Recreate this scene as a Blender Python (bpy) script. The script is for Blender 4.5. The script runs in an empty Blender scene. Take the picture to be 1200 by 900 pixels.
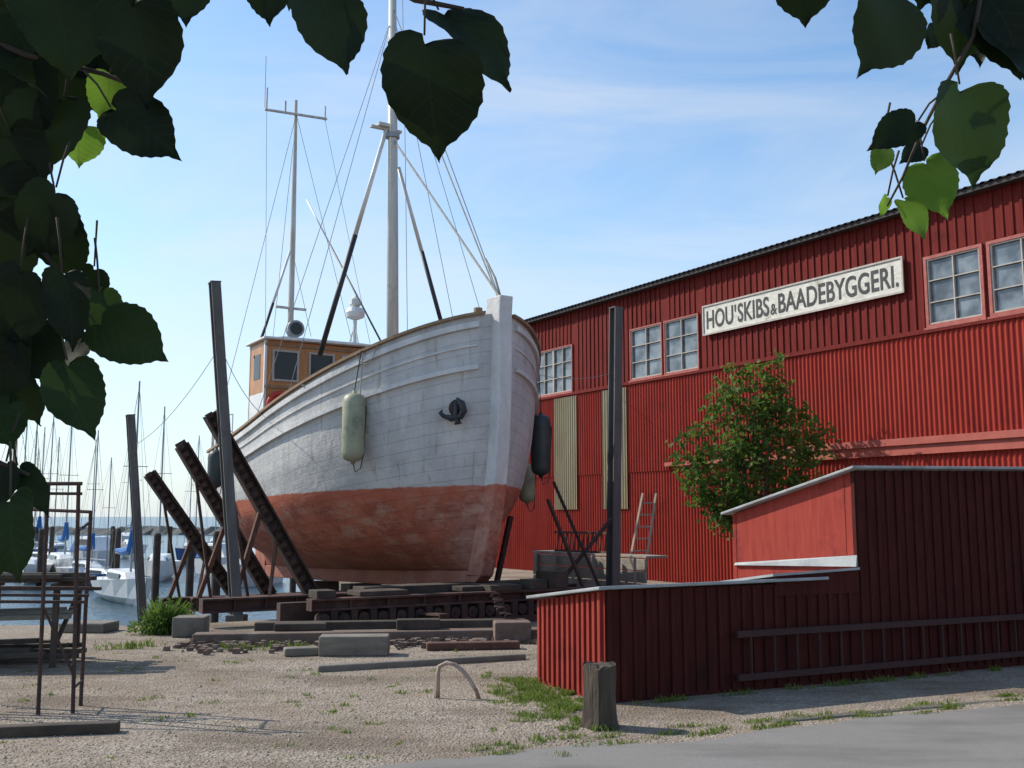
import bpy, math, random
import numpy as np
from mathutils import Vector, Matrix
random.seed(7)
R=random.uniform
scene=bpy.context.scene
COL=scene.collection
SA,CA=0.527,0.85
ROTZ=math.atan2(-CA,SA)
def F(s,n,z): # slipway frame: s = metres aft of the stem, n = metres across towards the big shed
    return Vector((-0.2-SA*s+CA*n, 17+CA*s+SA*n, z))

# ------------------------------------------------------------ materials
def newmat(name):
    m=bpy.data.materials.new(name); m.use_nodes=True
    nt=m.node_tree; b=nt.nodes['Principled BSDF']
    return m,nt,b
def lk(nt,a,b): nt.links.new(a,b)
def noise(nt,co,scale,detail=6,rough=.6,stretch=None,dist=0):
    if stretch:
        mp=nt.nodes.new('ShaderNodeMapping'); mp.inputs['Scale'].default_value=stretch
        lk(nt,co,mp.inputs['Vector']); co=mp.outputs[0]
    n=nt.nodes.new('ShaderNodeTexNoise'); n.inputs['Scale'].default_value=scale
    n.inputs['Detail'].default_value=detail; n.inputs['Roughness'].default_value=rough
    n.inputs['Distortion'].default_value=dist
    lk(nt,co,n.inputs['Vector']); return n.outputs['Fac']
def remap(nt,v,lo,hi,a=0.,b=1.):
    m=nt.nodes.new('ShaderNodeMapRange'); m.inputs['From Min'].default_value=lo; m.inputs['From Max'].default_value=hi
    m.inputs['To Min'].default_value=a; m.inputs['To Max'].default_value=b
    lk(nt,v,m.inputs['Value']); return m.outputs[0]
def math2(nt,op,a,b):
    m=nt.nodes.new('ShaderNodeMath'); m.operation=op
    for i,v in enumerate((a,b)):
        if isinstance(v,(int,float)): m.inputs[i].default_value=v
        else: lk(nt,v,m.inputs[i])
    return m.outputs[0]
def mix(nt,f,a,b,mode='MIX'):
    m=nt.nodes.new('ShaderNodeMix'); m.data_type='RGBA'; m.blend_type=mode
    if isinstance(f,(int,float)): m.inputs[0].default_value=f
    else: lk(nt,f,m.inputs[0])
    for k,v in ((6,a),(7,b)):
        if isinstance(v,tuple): m.inputs[k].default_value=(*v[:3],1)
        else: lk(nt,v,m.inputs[k])
    return m.outputs[2]
def bump(nt,b,h,strength,dist=.02,prev=None):
    n=nt.nodes.new('ShaderNodeBump'); n.inputs['Strength'].default_value=strength; n.inputs['Distance'].default_value=dist
    lk(nt,h,n.inputs['Height'])
    if prev: lk(nt,prev,n.inputs['Normal'])
    lk(nt,n.outputs[0],b.inputs['Normal']); return n.outputs[0]
def coord(nt,kind='Object'):
    t=nt.nodes.new('ShaderNodeTexCoord'); return t.outputs[kind]
def pmat(name,c1,c2,scale=4,rough=.7,bs=40,bst=.25,metal=0,stretch=None,lo=.35,hi=.68,c3=None,s3=1.2,spec=None):
    m,nt,b=newmat(name); co=coord(nt)
    f=remap(nt,noise(nt,co,scale,stretch=stretch),lo,hi)
    c=mix(nt,f,c1,c2)
    if c3:
        f3=remap(nt,noise(nt,co,s3,8,.7),.55,.72); c=mix(nt,f3,c,c3)
    lk(nt,c,b.inputs['Base Color']); b.inputs['Roughness'].default_value=rough; b.inputs['Metallic'].default_value=metal
    if spec is not None: b.inputs['Specular IOR Level'].default_value=spec
    if bst: bump(nt,b,noise(nt,co,bs,4,.6,stretch),bst)
    return m

M={}
M['red_board']=pmat('dark_red_boards',(.125,.015,.013),(.185,.027,.021),3,.8,30,.3,stretch=(6,6,.5),c3=(.08,.013,.011),spec=.12)
M['red_metal']=pmat('red_corrugated_metal',(.26,.028,.019),(.33,.042,.027),1.2,.65,20,.06,stretch=(2,2,.5),c3=(.18,.024,.018),s3=.8,spec=.12)
M['red_shed']=pmat('red_painted_planks',(.25,.034,.024),(.33,.052,.036),3,.72,40,.3,stretch=(5,5,.7),c3=(.16,.025,.02),s3=2,spec=.15)
M['red_shed_shade']=pmat('red_planks_painted_shade',(.050,.012,.010),(.080,.019,.016),3,.85,40,.3,stretch=(5,5,.7),c3=(.036,.013,.012),s3=1.5,spec=.1)  # shaded copy of the red shed planks, shade put into the darker colour
M['ladder_red']=pmat('old_brown_red_ladder',(.055,.018,.015),(.035,.014,.012),5,.85)
M['red_trim']=pmat('faded_red_trim',(.33,.06,.04),(.40,.09,.06),3,.6)
M['yellow_sheet']=pmat('dull_translucent_sheet',(.27,.215,.115),(.34,.28,.16),2,.5,stretch=(1,1,.4),bst=.1)
M['roof_dark']=pmat('dark_fibre_roof',(.03,.026,.026),(.055,.048,.047),3,.85)
M['roof_felt']=pmat('pale_roof_edge',(.36,.37,.37),(.24,.25,.25),3,.6,stretch=(1,1,1),c3=(.15,.145,.13))
M['white_frame']=pmat('weathered_white_window_paint',(.34,.30,.26),(.46,.41,.36),8,.6)
M['red_frame']=pmat('red_window_frame',(.28,.045,.032),(.38,.10,.075),8,.6)
M['steel_rust']=pmat('rusty_steel',(.040,.023,.018),(.080,.040,.028),5,.85,30,.4,c3=(.022,.017,.015))
M['steel_red']=pmat('red_oxide_beam',(.080,.034,.026),(.045,.024,.019),4,.85,30,.3,c3=(.14,.075,.055))
M['rust_bright']=pmat('orange_rust',(.13,.06,.04),(.075,.036,.027),7,.9,30,.4,c3=(.2,.13,.095))
M['grey_post']=pmat('weathered_grey_steel_post',(.085,.08,.075),(.14,.132,.122),2,.75,20,.3,stretch=(3,3,.4),c3=(.05,.04,.035))
M['concrete']=pmat('old_concrete',(.21,.185,.15),(.13,.11,.09),2,.9,25,.7,c3=(.08,.068,.052))
M['concrete_rusty']=pmat('rust_stained_concrete',(.18,.125,.095),(.115,.078,.06),2.5,.9,25,.7,c3=(.22,.18,.145),s3=2)
M['edging']=pmat('dark_stone_edging',(.10,.088,.07),(.15,.135,.11),6,.95,25,.8,c3=(.06,.07,.03),s3=3)
M['timber']=pmat('grey_timber',(.15,.13,.10),(.23,.20,.16),3,.85,20,.5,stretch=(1,1,5),c3=(.09,.07,.055))
M['pale_timber']=pmat('pale_weathered_planks',(.34,.30,.245),(.26,.23,.19),3,.85,20,.5,stretch=(1,1,5),c3=(.17,.14,.11))
M['dark_timber']=pmat('dark_timber',(.04,.03,.022),(.085,.062,.045),4,.9,20,.4)
M['white_paint']=pmat('white_gloss_paint',(.72,.72,.70),(.6,.6,.58),3,.4,bst=.05,c3=(.5,.46,.4))
M['mast_paint']=pmat('cream_mast_paint',(.58,.56,.50),(.40,.37,.32),3,.45,bst=.05,stretch=(3,3,.3),c3=(.3,.22,.15))
M['varnish']=pmat('varnished_wood',(.50,.20,.045),(.34,.125,.030),3,.35,bs=20,bst=.1,stretch=(1,8,1))
M['rail_wood']=pmat('worn_rail_wood',(.30,.19,.10),(.2,.12,.065),4,.6)
M['black']=pmat('black_paint',(.012,.012,.014),(.03,.03,.032),5,.5)
M['ink']=pmat('faded_black_sign_paint',(.018,.018,.02),(.06,.058,.055),9,.7)
M['rope']=pmat('pale_rope',(.4,.38,.33),(.28,.26,.22),10,.9)
M['wire']=pmat('steel_wire',(.28,.28,.28),(.2,.2,.2),10,.5,metal=.5)
M['fender_green']=pmat('grimy_green_fender',(.32,.33,.22),(.20,.21,.14),3,.5,c3=(.10,.10,.07),s3=3)
M['fender_dark']=pmat('dark_fender',(.02,.03,.03),(.04,.05,.05),4,.5)
M['steel_grey']=pmat('galvanised_grey',(.33,.34,.35),(.22,.23,.24),5,.45,metal=.3)
M['lifebuoy']=pmat('red_lifebuoy',(.5,.03,.02),(.42,.03,.02),5,.5)
M['blue_cover']=pmat('blue_canvas',(.02,.10,.30),(.03,.15,.38),4,.8)
M['bark']=pmat('bark',(.05,.04,.03),(.09,.07,.05),6,.95,25,.6,stretch=(1,1,.3))
M['gelcoat']=pmat('white_gelcoat',(.70,.70,.68),(.6,.6,.59),2,.3,bst=0)
M['blue_hull']=pmat('blue_hull_paint',(.03,.10,.28),(.03,.08,.22),2,.3,bst=0)
M['pipe']=pmat('rust_and_white_pipe',(.40,.33,.27),(.22,.12,.08),8,.7)
M['stump']=pmat('weathered_stump',(.04,.030,.022),(.095,.072,.05),6,.95,22,.9,stretch=(2,2,.3))
M['stone']=pmat('pebbles',(.38,.31,.24),(.17,.145,.12),9,.9,bst=.1)
M['rock']=pmat('breakwater_rock',(.06,.065,.06),(.12,.12,.1),.3,.9)
M['ladder_wood']=pmat('pale_ladder_wood',(.45,.33,.24),(.36,.26,.2),5,.7)

def glass():
    m,nt,b=newmat('window_glass'); co=coord(nt)
    f=remap(nt,noise(nt,co,1.6,3),.4,.6)
    c=mix(nt,f,(.07,.085,.10),(.20,.23,.25)); lk(nt,c,b.inputs['Base Color'])
    b.inputs['Roughness'].default_value=.12; b.inputs['Specular IOR Level'].default_value=.8
    bump(nt,b,noise(nt,co,3,2),.08); return m
M['glass']=glass()
def dglass():
    m,nt,b=newmat('dark_cabin_glass'); b.inputs['Base Color'].default_value=(.012,.016,.02,1); b.inputs['Roughness'].default_value=.12; b.inputs['Specular IOR Level'].default_value=.3; return m
M['dglass']=dglass()

def hullmat(name,planks=True):
    m,nt,b=newmat(name); co=coord(nt); uv=coord(nt,'UV')
    sx=nt.nodes.new('ShaderNodeSeparateXYZ'); lk(nt,co,sx.inputs[0])
    a=nt.nodes.new('ShaderNodeMath'); a.operation='MULTIPLY_ADD'; lk(nt,sx.outputs[0],a.inputs[0]); a.inputs[1].default_value=-.03; lk(nt,sx.outputs[2],a.inputs[2])
    wob=noise(nt,co,6,4); wa=nt.nodes.new('ShaderNodeMath'); wa.operation='MULTIPLY_ADD'; lk(nt,wob,wa.inputs[0]); wa.inputs[1].default_value=.07; lk(nt,a.outputs[0],wa.inputs[2])
    h=wa.outputs[0]
    top=remap(nt,h,2.245,2.27)
    grime=remap(nt,noise(nt,co,2.2,9,.72,(1,1,.5)),.42,.66)
    k=1.0 if planks else 1.15
    white=mix(nt,grime,(.57*k,.56*k,.545*k),(.41*k,.405*k,.40*k))
    g2=remap(nt,noise(nt,co,.9,6,.6),.46,.64,0,.6); white=mix(nt,g2,white,(.45*k,.445*k,.44*k))
    if planks:
        streak=remap(nt,noise(nt,co,5,4,.5,(2.,2.,.12)),.60,.72,0,.6)
        white=mix(nt,streak,white,(.31,.25,.18))
    chip=remap(nt,noise(nt,co,12,7,.75),.63,.68,0,.8); white=mix(nt,chip,white,(.27,.25,.22))
    f=remap(nt,noise(nt,co,1.1,9,.74),.42,.58); red=mix(nt,f,(.45,.145,.088),(.30,.088,.062))
    f=remap(nt,noise(nt,co,1.8,10,.8,(1,1,1.8)),.50,.60,0,.85); red=mix(nt,f,red,(.46,.27,.20))
    f=remap(nt,noise(nt,co,5,9,.8),.56,.64,0,.8); red=mix(nt,f,red,(.18,.072,.052))
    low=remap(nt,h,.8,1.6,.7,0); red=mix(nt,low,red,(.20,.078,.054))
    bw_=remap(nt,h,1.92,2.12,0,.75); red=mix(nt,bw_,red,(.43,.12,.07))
    fr=remap(nt,sx.outputs[0],-1.6,-.3,0,.55); pt=math2(nt,'MULTIPLY',fr,remap(nt,noise(nt,co,2.4,8,.75),.44,.6)); red=mix(nt,pt,red,(.48,.30,.235))
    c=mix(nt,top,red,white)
    p=None
    if planks:
        br=nt.nodes.new('ShaderNodeTexBrick'); lk(nt,uv,br.inputs['Vector'])
        br.inputs['Scale'].default_value=1; br.inputs['Brick Width'].default_value=4.2; br.inputs['Row Height'].default_value=.19
        br.inputs['Mortar Size'].default_value=.008; br.inputs['Mortar Smooth'].default_value=.6
        br.inputs['Color1'].default_value=(1,1,1,1); br.inputs['Color2'].default_value=(.88,.88,.88,1); br.inputs['Mortar'].default_value=(.55,.55,.55,1)
        c=mix(nt,.5,c,br.outputs['Color'],'MULTIPLY')
        bw=nt.nodes.new('ShaderNodeRGBToBW'); lk(nt,br.outputs['Color'],bw.inputs[0])
        p=bump(nt,b,bw.outputs[0],.5,.02)
    lk(nt,c,b.inputs['Base Color']); b.inputs['Roughness'].default_value=.68; b.inputs['Specular IOR Level'].default_value=.18
    bump(nt,b,noise(nt,co,5,7,.65),.45,.05,p)
    return m
M['hull']=hullmat('hull_paint_white_over_red'); M['stem']=hullmat('stem_paint_white_over_red',False)

def groundmat():
    m,nt,b=newmat('gravel_ground'); co=coord(nt)
    v=nt.nodes.new('ShaderNodeTexVoronoi'); v.inputs['Scale'].default_value=42; lk(nt,co,v.inputs['Vector'])
    bw=nt.nodes.new('ShaderNodeRGBToBW'); lk(nt,v.outputs['Color'],bw.inputs[0])
    peb=mix(nt,bw.outputs[0],(.18,.145,.11),(.44,.375,.305))
    dirt=remap(nt,noise(nt,co,.6,9,.65),.42,.60); c=mix(nt,dirt,peb,(.25,.195,.145))
    d2=remap(nt,noise(nt,co,2.2,9,.75),.46,.64); c=mix(nt,d2,c,peb)
    d3=remap(nt,noise(nt,co,.35,7,.7,(1,2.4,1)),.48,.62,0,.75); c=mix(nt,d3,c,(.155,.12,.09))
    moss=remap(nt,noise(nt,co,1.1,10,.72,dist=.6),.58,.70,0,.55); c=mix(nt,moss,c,(.11,.12,.05))
    lk(nt,c,b.inputs['Base Color']); b.inputs['Roughness'].default_value=.95; b.inputs['Specular IOR Level'].default_value=.1
    p=bump(nt,b,v.outputs['Distance'],.8,.018); bump(nt,b,noise(nt,co,3,7,.7),.5,.08,p); return m
M['gravel']=groundmat()
def roadmat():
    m,nt,b=newmat('worn_asphalt'); co=coord(nt)
    f=remap(nt,noise(nt,co,110,3,.7),.3,.7); c=mix(nt,f,(.17,.16,.148),(.28,.262,.242))
    g=remap(nt,noise(nt,co,.9,7,.65),.40,.64); c=mix(nt,g,c,(.215,.20,.18))
    g=remap(nt,noise(nt,co,.5,5,.6,(1,3,1)),.48,.62,0,.55); c=mix(nt,g,c,(.135,.127,.117))
    g=remap(nt,noise(nt,co,14,5,.8),.66,.72,0,.6); c=mix(nt,g,c,(.34,.31,.27))
    lk(nt,c,b.inputs['Base Color']); b.inputs['Roughness'].default_value=.95; b.inputs['Specular IOR Level'].default_value=.1
    bump(nt,b,noise(nt,co,120,3),.6,.008); return m
M['asphalt']=roadmat()
def watermat():
    m,nt,b=newmat('harbour_water'); co=coord(nt); b.inputs['Base Color'].default_value=(.03,.07,.10,1); b.inputs['Roughness'].default_value=.22
    b.inputs['Specular IOR Level'].default_value=.4
    bump(nt,b,noise(nt,co,1.6,4,.6,(1,.5,1)),.8,.2); return m
M['water']=watermat()
def leafmat(name,c1,c2,trans,tw,scale=3,veins=False):
    m,nt,b=newmat(name); co=coord(nt); f=remap(nt,noise(nt,co,scale,3),.35,.65)
    c=mix(nt,f,c1,c2); tc=None
    if veins:
        uv=coord(nt,'UV'); sx=nt.nodes.new('ShaderNodeSeparateXYZ'); lk(nt,uv,sx.inputs[0])
        ax=math2(nt,'ABSOLUTE',sx.outputs[0],0); d=math2(nt,'SUBTRACT',sx.outputs[1],math2(nt,'MULTIPLY',ax,.75))
        fr=math2(nt,'FRACT',math2(nt,'MULTIPLY',d,7.0),0); side=math2(nt,'LESS_THAN',math2(nt,'ABSOLUTE',math2(nt,'SUBTRACT',fr,.5),0),.06)
        mid=math2(nt,'LESS_THAN',ax,.012); vn=math2(nt,'MAXIMUM',side,mid)
        c=mix(nt,math2(nt,'MULTIPLY',vn,.45),c,tuple(min(1,x*2.2) for x in c2))
        bump(nt,b,vn,.35,.002)
        tcol=mix(nt,math2(nt,'MULTIPLY',vn,.5),trans,tuple(x*.5 for x in trans))
    lk(nt,c,b.inputs['Base Color']); b.inputs['Roughness'].default_value=.55; b.inputs['Specular IOR Level'].default_value=.2
    t=nt.nodes.new('ShaderNodeBsdfTranslucent'); t.inputs['Color'].default_value=(*trans,1)
    if veins: lk(nt,tcol,t.inputs['Color'])
    ms=nt.nodes.new('ShaderNodeMixShader'); ms.inputs[0].default_value=tw
    lk(nt,b.outputs[0],ms.inputs[1]); lk(nt,t.outputs[0],ms.inputs[2]); lk(nt,ms.outputs[0],nt.nodes['Material Output'].inputs['Surface'])
    return m
M['linden']=leafmat('linden_leaf_in_shade',(.005,.009,.004),(.010,.018,.007),(.02,.04,.008),.2,14,True)  # shade on the overhanging leaves is put into this near-black colour
M['linden_lit']=leafmat('linden_leaf_lit',(.03,.065,.012),(.05,.10,.02),(.20,.36,.04),.5,14,True)  # same leaf, sunlight through the blade put into a brighter colour
M['linden_mid']=leafmat('linden_leaf_half_shade',(.010,.022,.006),(.018,.036,.010),(.04,.08,.015),.28,14,True)  # same leaf again, partial shade put into the colour
M['leaf_tree']=leafmat('bush_leaf',(.045,.095,.018),(.10,.165,.035),(.17,.28,.045),.33,2)
M['grass']=leafmat('grass_blades',(.10,.15,.025),(.18,.22,.05),(.2,.28,.05),.35,3)

# ------------------------------------------------------------ mesh builder
class MB:
    def __init__(s): s.v=[];s.f=[];s.m=[]
    def add(s,vs,fs,mi=0):
        o=len(s.v); s.v+= [tuple(v) for v in vs]; s.f+=[tuple(i+o for i in f) for f in fs]; s.m+=[mi]*len(fs)
    def box(s,lo,hi,mi=0):
        x0,y0,z0=lo;x1,y1,z1=hi
        s.add([(x0,y0,z0),(x1,y0,z0),(x1,y1,z0),(x0,y1,z0),(x0,y0,z1),(x1,y0,z1),(x1,y1,z1),(x0,y1,z1)],
              [(0,3,2,1),(4,5,6,7),(0,1,5,4),(1,2,6,5),(2,3,7,6),(3,0,4,7)],mi)
    def hexa(s,vs,mi=0):
        s.add(vs,[(0,3,2,1),(4,5,6,7),(0,1,5,4),(1,2,6,5),(2,3,7,6),(3,0,4,7)],mi)
    def beam(s,a,b,w,h,mi=0,up=(0,0,1)):
        a=Vector(a);b=Vector(b);d=(b-a).normalized();u=Vector(up)
        if abs(d.dot(u))>.98: u=Vector((1,0,0))
        x=d.cross(u).normalized(); y=x.cross(d).normalized()
        vs=[]
        for p in (a,b):
            for i,j in ((-1,-1),(1,-1),(1,1),(-1,1)): vs.append(p+x*i*w/2+y*j*h/2)
        s.hexa(vs,mi)
    def cyl(s,a,b,r0,r1=None,seg=10,mi=0):
        s.tube([a,b],[r0,r1 if r1 is not None else r0],seg,mi)
    def tube(s,pts,r,seg=8,mi=0,caps=True,closed=False):
        pts=[Vector(p) for p in pts]; n=len(pts)
        if not isinstance(r,(list,tuple)): r=[r]*n
        o=len(s.v); prev=None
        for i,p in enumerate(pts):
            if closed: d=pts[(i+1)%n]-pts[i-1]
            else: d=pts[min(i+1,n-1)]-pts[max(i-1,0)]
            d.normalize()
            if prev is None: x=d.orthogonal().normalized()
            else: x=(prev-d*prev.dot(d)).normalized()
            prev=x; y=d.cross(x)
            for k in range(seg):
                a=2*math.pi*k/seg; s.v.append(tuple(p+x*math.cos(a)*r[i]+y*math.sin(a)*r[i]))
        rng=n if closed else n-1
        for i in range(rng):
            for k in range(seg):
                a=o+i*seg+k;b=o+i*seg+(k+1)%seg; c=o+((i+1)%n)*seg+(k+1)%seg; d=o+((i+1)%n)*seg+k
                s.f.append((a,b,c,d)); s.m.append(mi)
        if caps and not closed:
            s.f.append(tuple(o+k for k in range(seg))[::-1]); s.m.append(mi)
            s.f.append(tuple(o+(n-1)*seg+k for k in range(seg))); s.m.append(mi)
    def lathe(s,c,prof,seg=16,mi=0):
        o=len(s.v); c=Vector(c)
        for r,z in prof:
            for k in range(seg):
                a=2*math.pi*k/seg; s.v.append((c.x+r*math.cos(a),c.y+r*math.sin(a),c.z+z))
        for i in range(len(prof)-1):
            for k in range(seg):
                s.f.append((o+i*seg+k,o+i*seg+(k+1)%seg,o+(i+1)*seg+(k+1)%seg,o+(i+1)*seg+k)); s.m.append(mi)
        s.f.append(tuple(o+k for k in range(seg))[::-1]); s.m.append(mi)
        e=o+(len(prof)-1)*seg; s.f.append(tuple(e+k for k in range(seg))); s.m.append(mi)
    def obj(s,name,mats,parent=None,smooth=False,loc=(0,0,0),rotz=0,bevel=0):
        me=bpy.data.meshes.new(name); me.from_pydata(s.v,[],s.f)
        if not isinstance(mats,(list,tuple)): mats=[mats]
        for m in mats: me.materials.append(M[m] if isinstance(m,str) else m)
        me.polygons.foreach_set('material_index',s.m)
        if smooth: me.polygons.foreach_set('use_smooth',[True]*len(s.f))
        me.update(); o=bpy.data.objects.new(name,me); COL.objects.link(o)
        o.location=loc; o.rotation_euler=(0,0,rotz)
        if parent: o.parent=parent
        if bevel:
            bv=o.modifiers.new('bevel','BEVEL'); bv.width=bevel; bv.segments=2; bv.limit_method='ANGLE'
        return o
def empty(name,loc=(0,0,0),rotz=0):
    e=bpy.data.objects.new(name,None); e.empty_display_size=.2; COL.objects.link(e); e.location=loc; e.rotation_euler=(0,0,rotz); return e
def top(o,label,cat,group=None):
    o['label']=label;o['category']=cat
    if group:o['group']=group
    return o
def copy_thing(t,name,loc,rotz,scale=None):
    c=t.copy(); COL.objects.link(c); c.location=loc; c.rotation_euler=(0,0,rotz)
    if scale: c.scale=scale
    for ch in t.children:
        k=ch.copy(); COL.objects.link(k); k.parent=c
        for g in ch.children:
            kk=g.copy(); COL.objects.link(kk); kk.parent=k
    return c

# ------------------------------------------------------------ ground, road, water
def W2(s,n): p=F(s,n,0); return (p.x,p.y)
poly=[(-150,-80),(150,-80),(150,90),W2(17,60),W2(17,4.2),W2(2.3,4.2),W2(2.3,-4.4),(-5.4,16.4),(-150,22)]
mb=MB(); n=len(poly)
mb.add([(x,y,0) for x,y in poly],[tuple(range(n))]); 
for i in range(n):
    a=poly[i];b=poly[(i+1)%n]
    mb.add([(a[0],a[1],0),(b[0],b[1],0),(b[0],b[1],-3),(a[0],a[1],-3)],[(0,1,2,3)])
g=mb.obj('ground','gravel'); g['kind']='structure'
mb=MB(); mb.box((-4000,-3000,-1.35),(4000,6000,-1.3)); w=mb.obj('water','water'); w['kind']='structure'
mb=MB(); mb.hexa([F(2.3,-4.4,-3),F(2.3,4.2,-3),F(18,4.2,-4),F(18,-4.4,-4),F(2.3,-4.4,-.25),F(2.3,4.2,-.25),F(18,4.2,-2.3),F(18,-4.4,-2.3)])
o=mb.obj('slipway_ramp','concrete'); o['kind']='structure'
rd=Vector((.917,.397)); rn=Vector((.397,-.917)); o0=Vector((-.87,7.25))
mb=MB(); L=-10; pts=[]
while L<30:
    j=.10*math.sin(L*1.7)+.06*math.sin(L*4.3+1)+R(-.04,.04)
    if L>3: j*=.5
    p=o0+rd*L+rn*(-j); pts.append(p); L+=.12
vs=[(p.x,p.y,.004) for p in pts]+[((p+rn*9).x,(p+rn*9).y,.004) for p in pts]
k=len(pts); mb.add(vs,[(i,i+k,i+k+1,i+1) for i in range(k-1)])
o=mb.obj('road','asphalt'); o['kind']='structure'
mb=MB(); L=3.4
while L<14:
    a=o0+rd*L-rn*.22; b=o0+rd*(L+.9+R(-.05,.05))-rn*(.22+R(-.03,.03)); zt_=R(-.012,.008)
    mb.beam((a.x,a.y,-.025+zt_),(b.x,b.y,-.03+zt_+R(-.01,.01)),.10,.09); L+=.985
o=mb.obj('kerb','edging',bevel=.02); o['kind']='structure'

# ------------------------------------------------------------ big shed
SH=empty('boatyard_shed',F(0,9.0,0),ROTZ)
top(SH,'long red boatyard workshop with boarded upper wall and corrugated lower wall','building')
ZB=5.36; ZE=8.0; X0=-15.5; X1=11.0
wins=[(-12.7,-10.6),(-7.8,-6.42),(-6.34,-4.97),(1.73,3.03),(3.12,4.5)]
def boards(mb,x0,x1,z0,z1):
    mb.box((x0,0,z0),(x1,.12,z1))
    x=math.ceil(x0/.2)*.2+.03
    while x<x1-.07:
        t=.022+R(0,.008); mb.box((x,-t,z0+.003),(x+.055,-.001,z1-.003)); x+=.2
mb=MB(); xs=X0
for a,b in wins:
    if a-xs>.01: boards(mb,xs,a,ZB,ZE)
    boards(mb,a,b,6.92,ZE); mb.box((a,.01,ZB),(b,.12,5.43)); xs=b
boards(mb,xs,X1,ZB,ZE)
mb.obj('upper_wall','red_board',SH)
def corr(mb,x0,x1,z0,z1,y,amp=.018,per=.115,mi=0,jit=0):
    n=int((x1-x0)/per*6); vs=[];fs=[]
    for i in range(n+1):
        x=x0+(x1-x0)*i/n; yy=y+amp*math.sin(2*math.pi*x/per)
        vs+=[(x,yy,z0),(x,yy,z1)]
    for i in range(n): fs.append((2*i,2*i+2,2*i+3,2*i+1))
    mb.add(vs,fs,mi)
mb=MB(); corr(mb,X0,X1,2.9,ZB+.0,-.03); corr(mb,X0,X1,0,2.94,-.005); mb.box((X0,.03,0),(X1,.12,ZB-.01))
mb.obj('lower_wall','red_metal',SH,smooth=False)
for a,b in ((-11.55,-10.37),(-9.1,-7.96)):
    mb=MB(); corr(mb,a,b,1.9,5.3,-.062); mb.obj('wall_panel','yellow_sheet',SH)
mb=MB(); mb.box((X0,-.085,ZB-.02),(X1,-.003,ZB+.07)); mb.obj('band_board','red_board',SH)
mb=MB(); mb.box((-2.1,-.16,3.13),(X1,-.052,3.27)); mb.box((-2.1,-.10,2.93),(X1,-.053,3.132),0)
mb.box((-6.3,-.14,3.0),(-2.0,-.053,3.10))
mb.obj('door_track','red_trim',SH)
for idx,(a,b) in enumerate(wins):
    e=empty('window',(0,0,0)); e.parent=SH
    z0,z1=5.44,6.9; t=.04 if idx<3 else .065
    fr=MB()
    fr.box((a,-.05,z0),(a+t,.04,z1));fr.box((b-t,-.05,z0),(b,.04,z1)); fr.box((a+t,-.05,z0),(b-t,.04,z0+t)); fr.box((a+t,-.05,z1-t),(b-t,.04,z1))
    fr.box((a-.03,-.09,z0-.04),(b+.03,-.052,z0-.001))
    fr.obj('window_frame','red_frame',e)
    ia,ib=a+t,b-t; iz0,iz1=z0+t,z1-t
    mu=MB(); cols=4 if idx==0 else 2
    mu.box((ia,-.03,iz0),(ia+.03,.03,iz1)); mu.box((ib-.03,-.03,iz0),(ib,.03,iz1)); mu.box((ia+.03,-.03,iz1-.03),(ib-.03,.03,iz1)); mu.box((ia+.03,-.03,iz0),(ib-.03,.03,iz0+.03))
    for i in range(1,cols):
        x=ia+(ib-ia)*i/cols; ww=.035 if (idx==0 and i==2) else .012
        mu.box((x-ww,-.028,iz0+.03),(x+ww,.029,iz1-.03))
    for j in range(1,3):
        z=iz0+(iz1-iz0)*j/3; mu.box((ia+.03,-.025,z-.010),(ib-.03,.026,z+.010))
    mu.obj('glazing_bars','white_frame',e)
    gl=MB(); gl.box((ia,.032,iz0),(ib,.04,iz1)); gl.obj('window_pane','glass',e)
mb=MB(); vs=[];fs=[]; n=int((X1-X0+.6)/.18*6)
for i in range(n+1):
    x=X0-.3+(X1-X0+.6)*i/n; dz=.022*math.sin(2*math.pi*x/.18)
    vs+=[(x,-.32,ZE-.02+dz),(x,7.0,ZE+1.93+dz),(x,14.3,ZE-.02+dz)]
for i in range(n): fs+=[(3*i,3*i+3,3*i+4,3*i+1),(3*i+1,3*i+4,3*i+5,3*i+2)]
mb.add(vs,fs); mb.obj('roof','roof_dark',SH)
mb=MB(); mb.box((X0-.25,-.27,ZE-.12),(X1+.25,-.23,ZE-.035)); mb.box((X0-.2,-.23,ZE-.1),(X1+.2,-.002,ZE-.06)); mb.obj('eaves_board','roof_dark',SH)
mb=MB()
for x,sg in ((X0-.06,0),(X1+.06,1)):
    mb.add([(x,.0,0),(x,14,0),(x,14,ZE-.06),(x,7,ZE+1.8),(x,.0,ZE-.06)],[(0,1,2,3,4)])
mb.box((X0,13.9,0),(X1,14,ZE-.07)); mb.obj('end_wall','red_board',SH)
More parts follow.
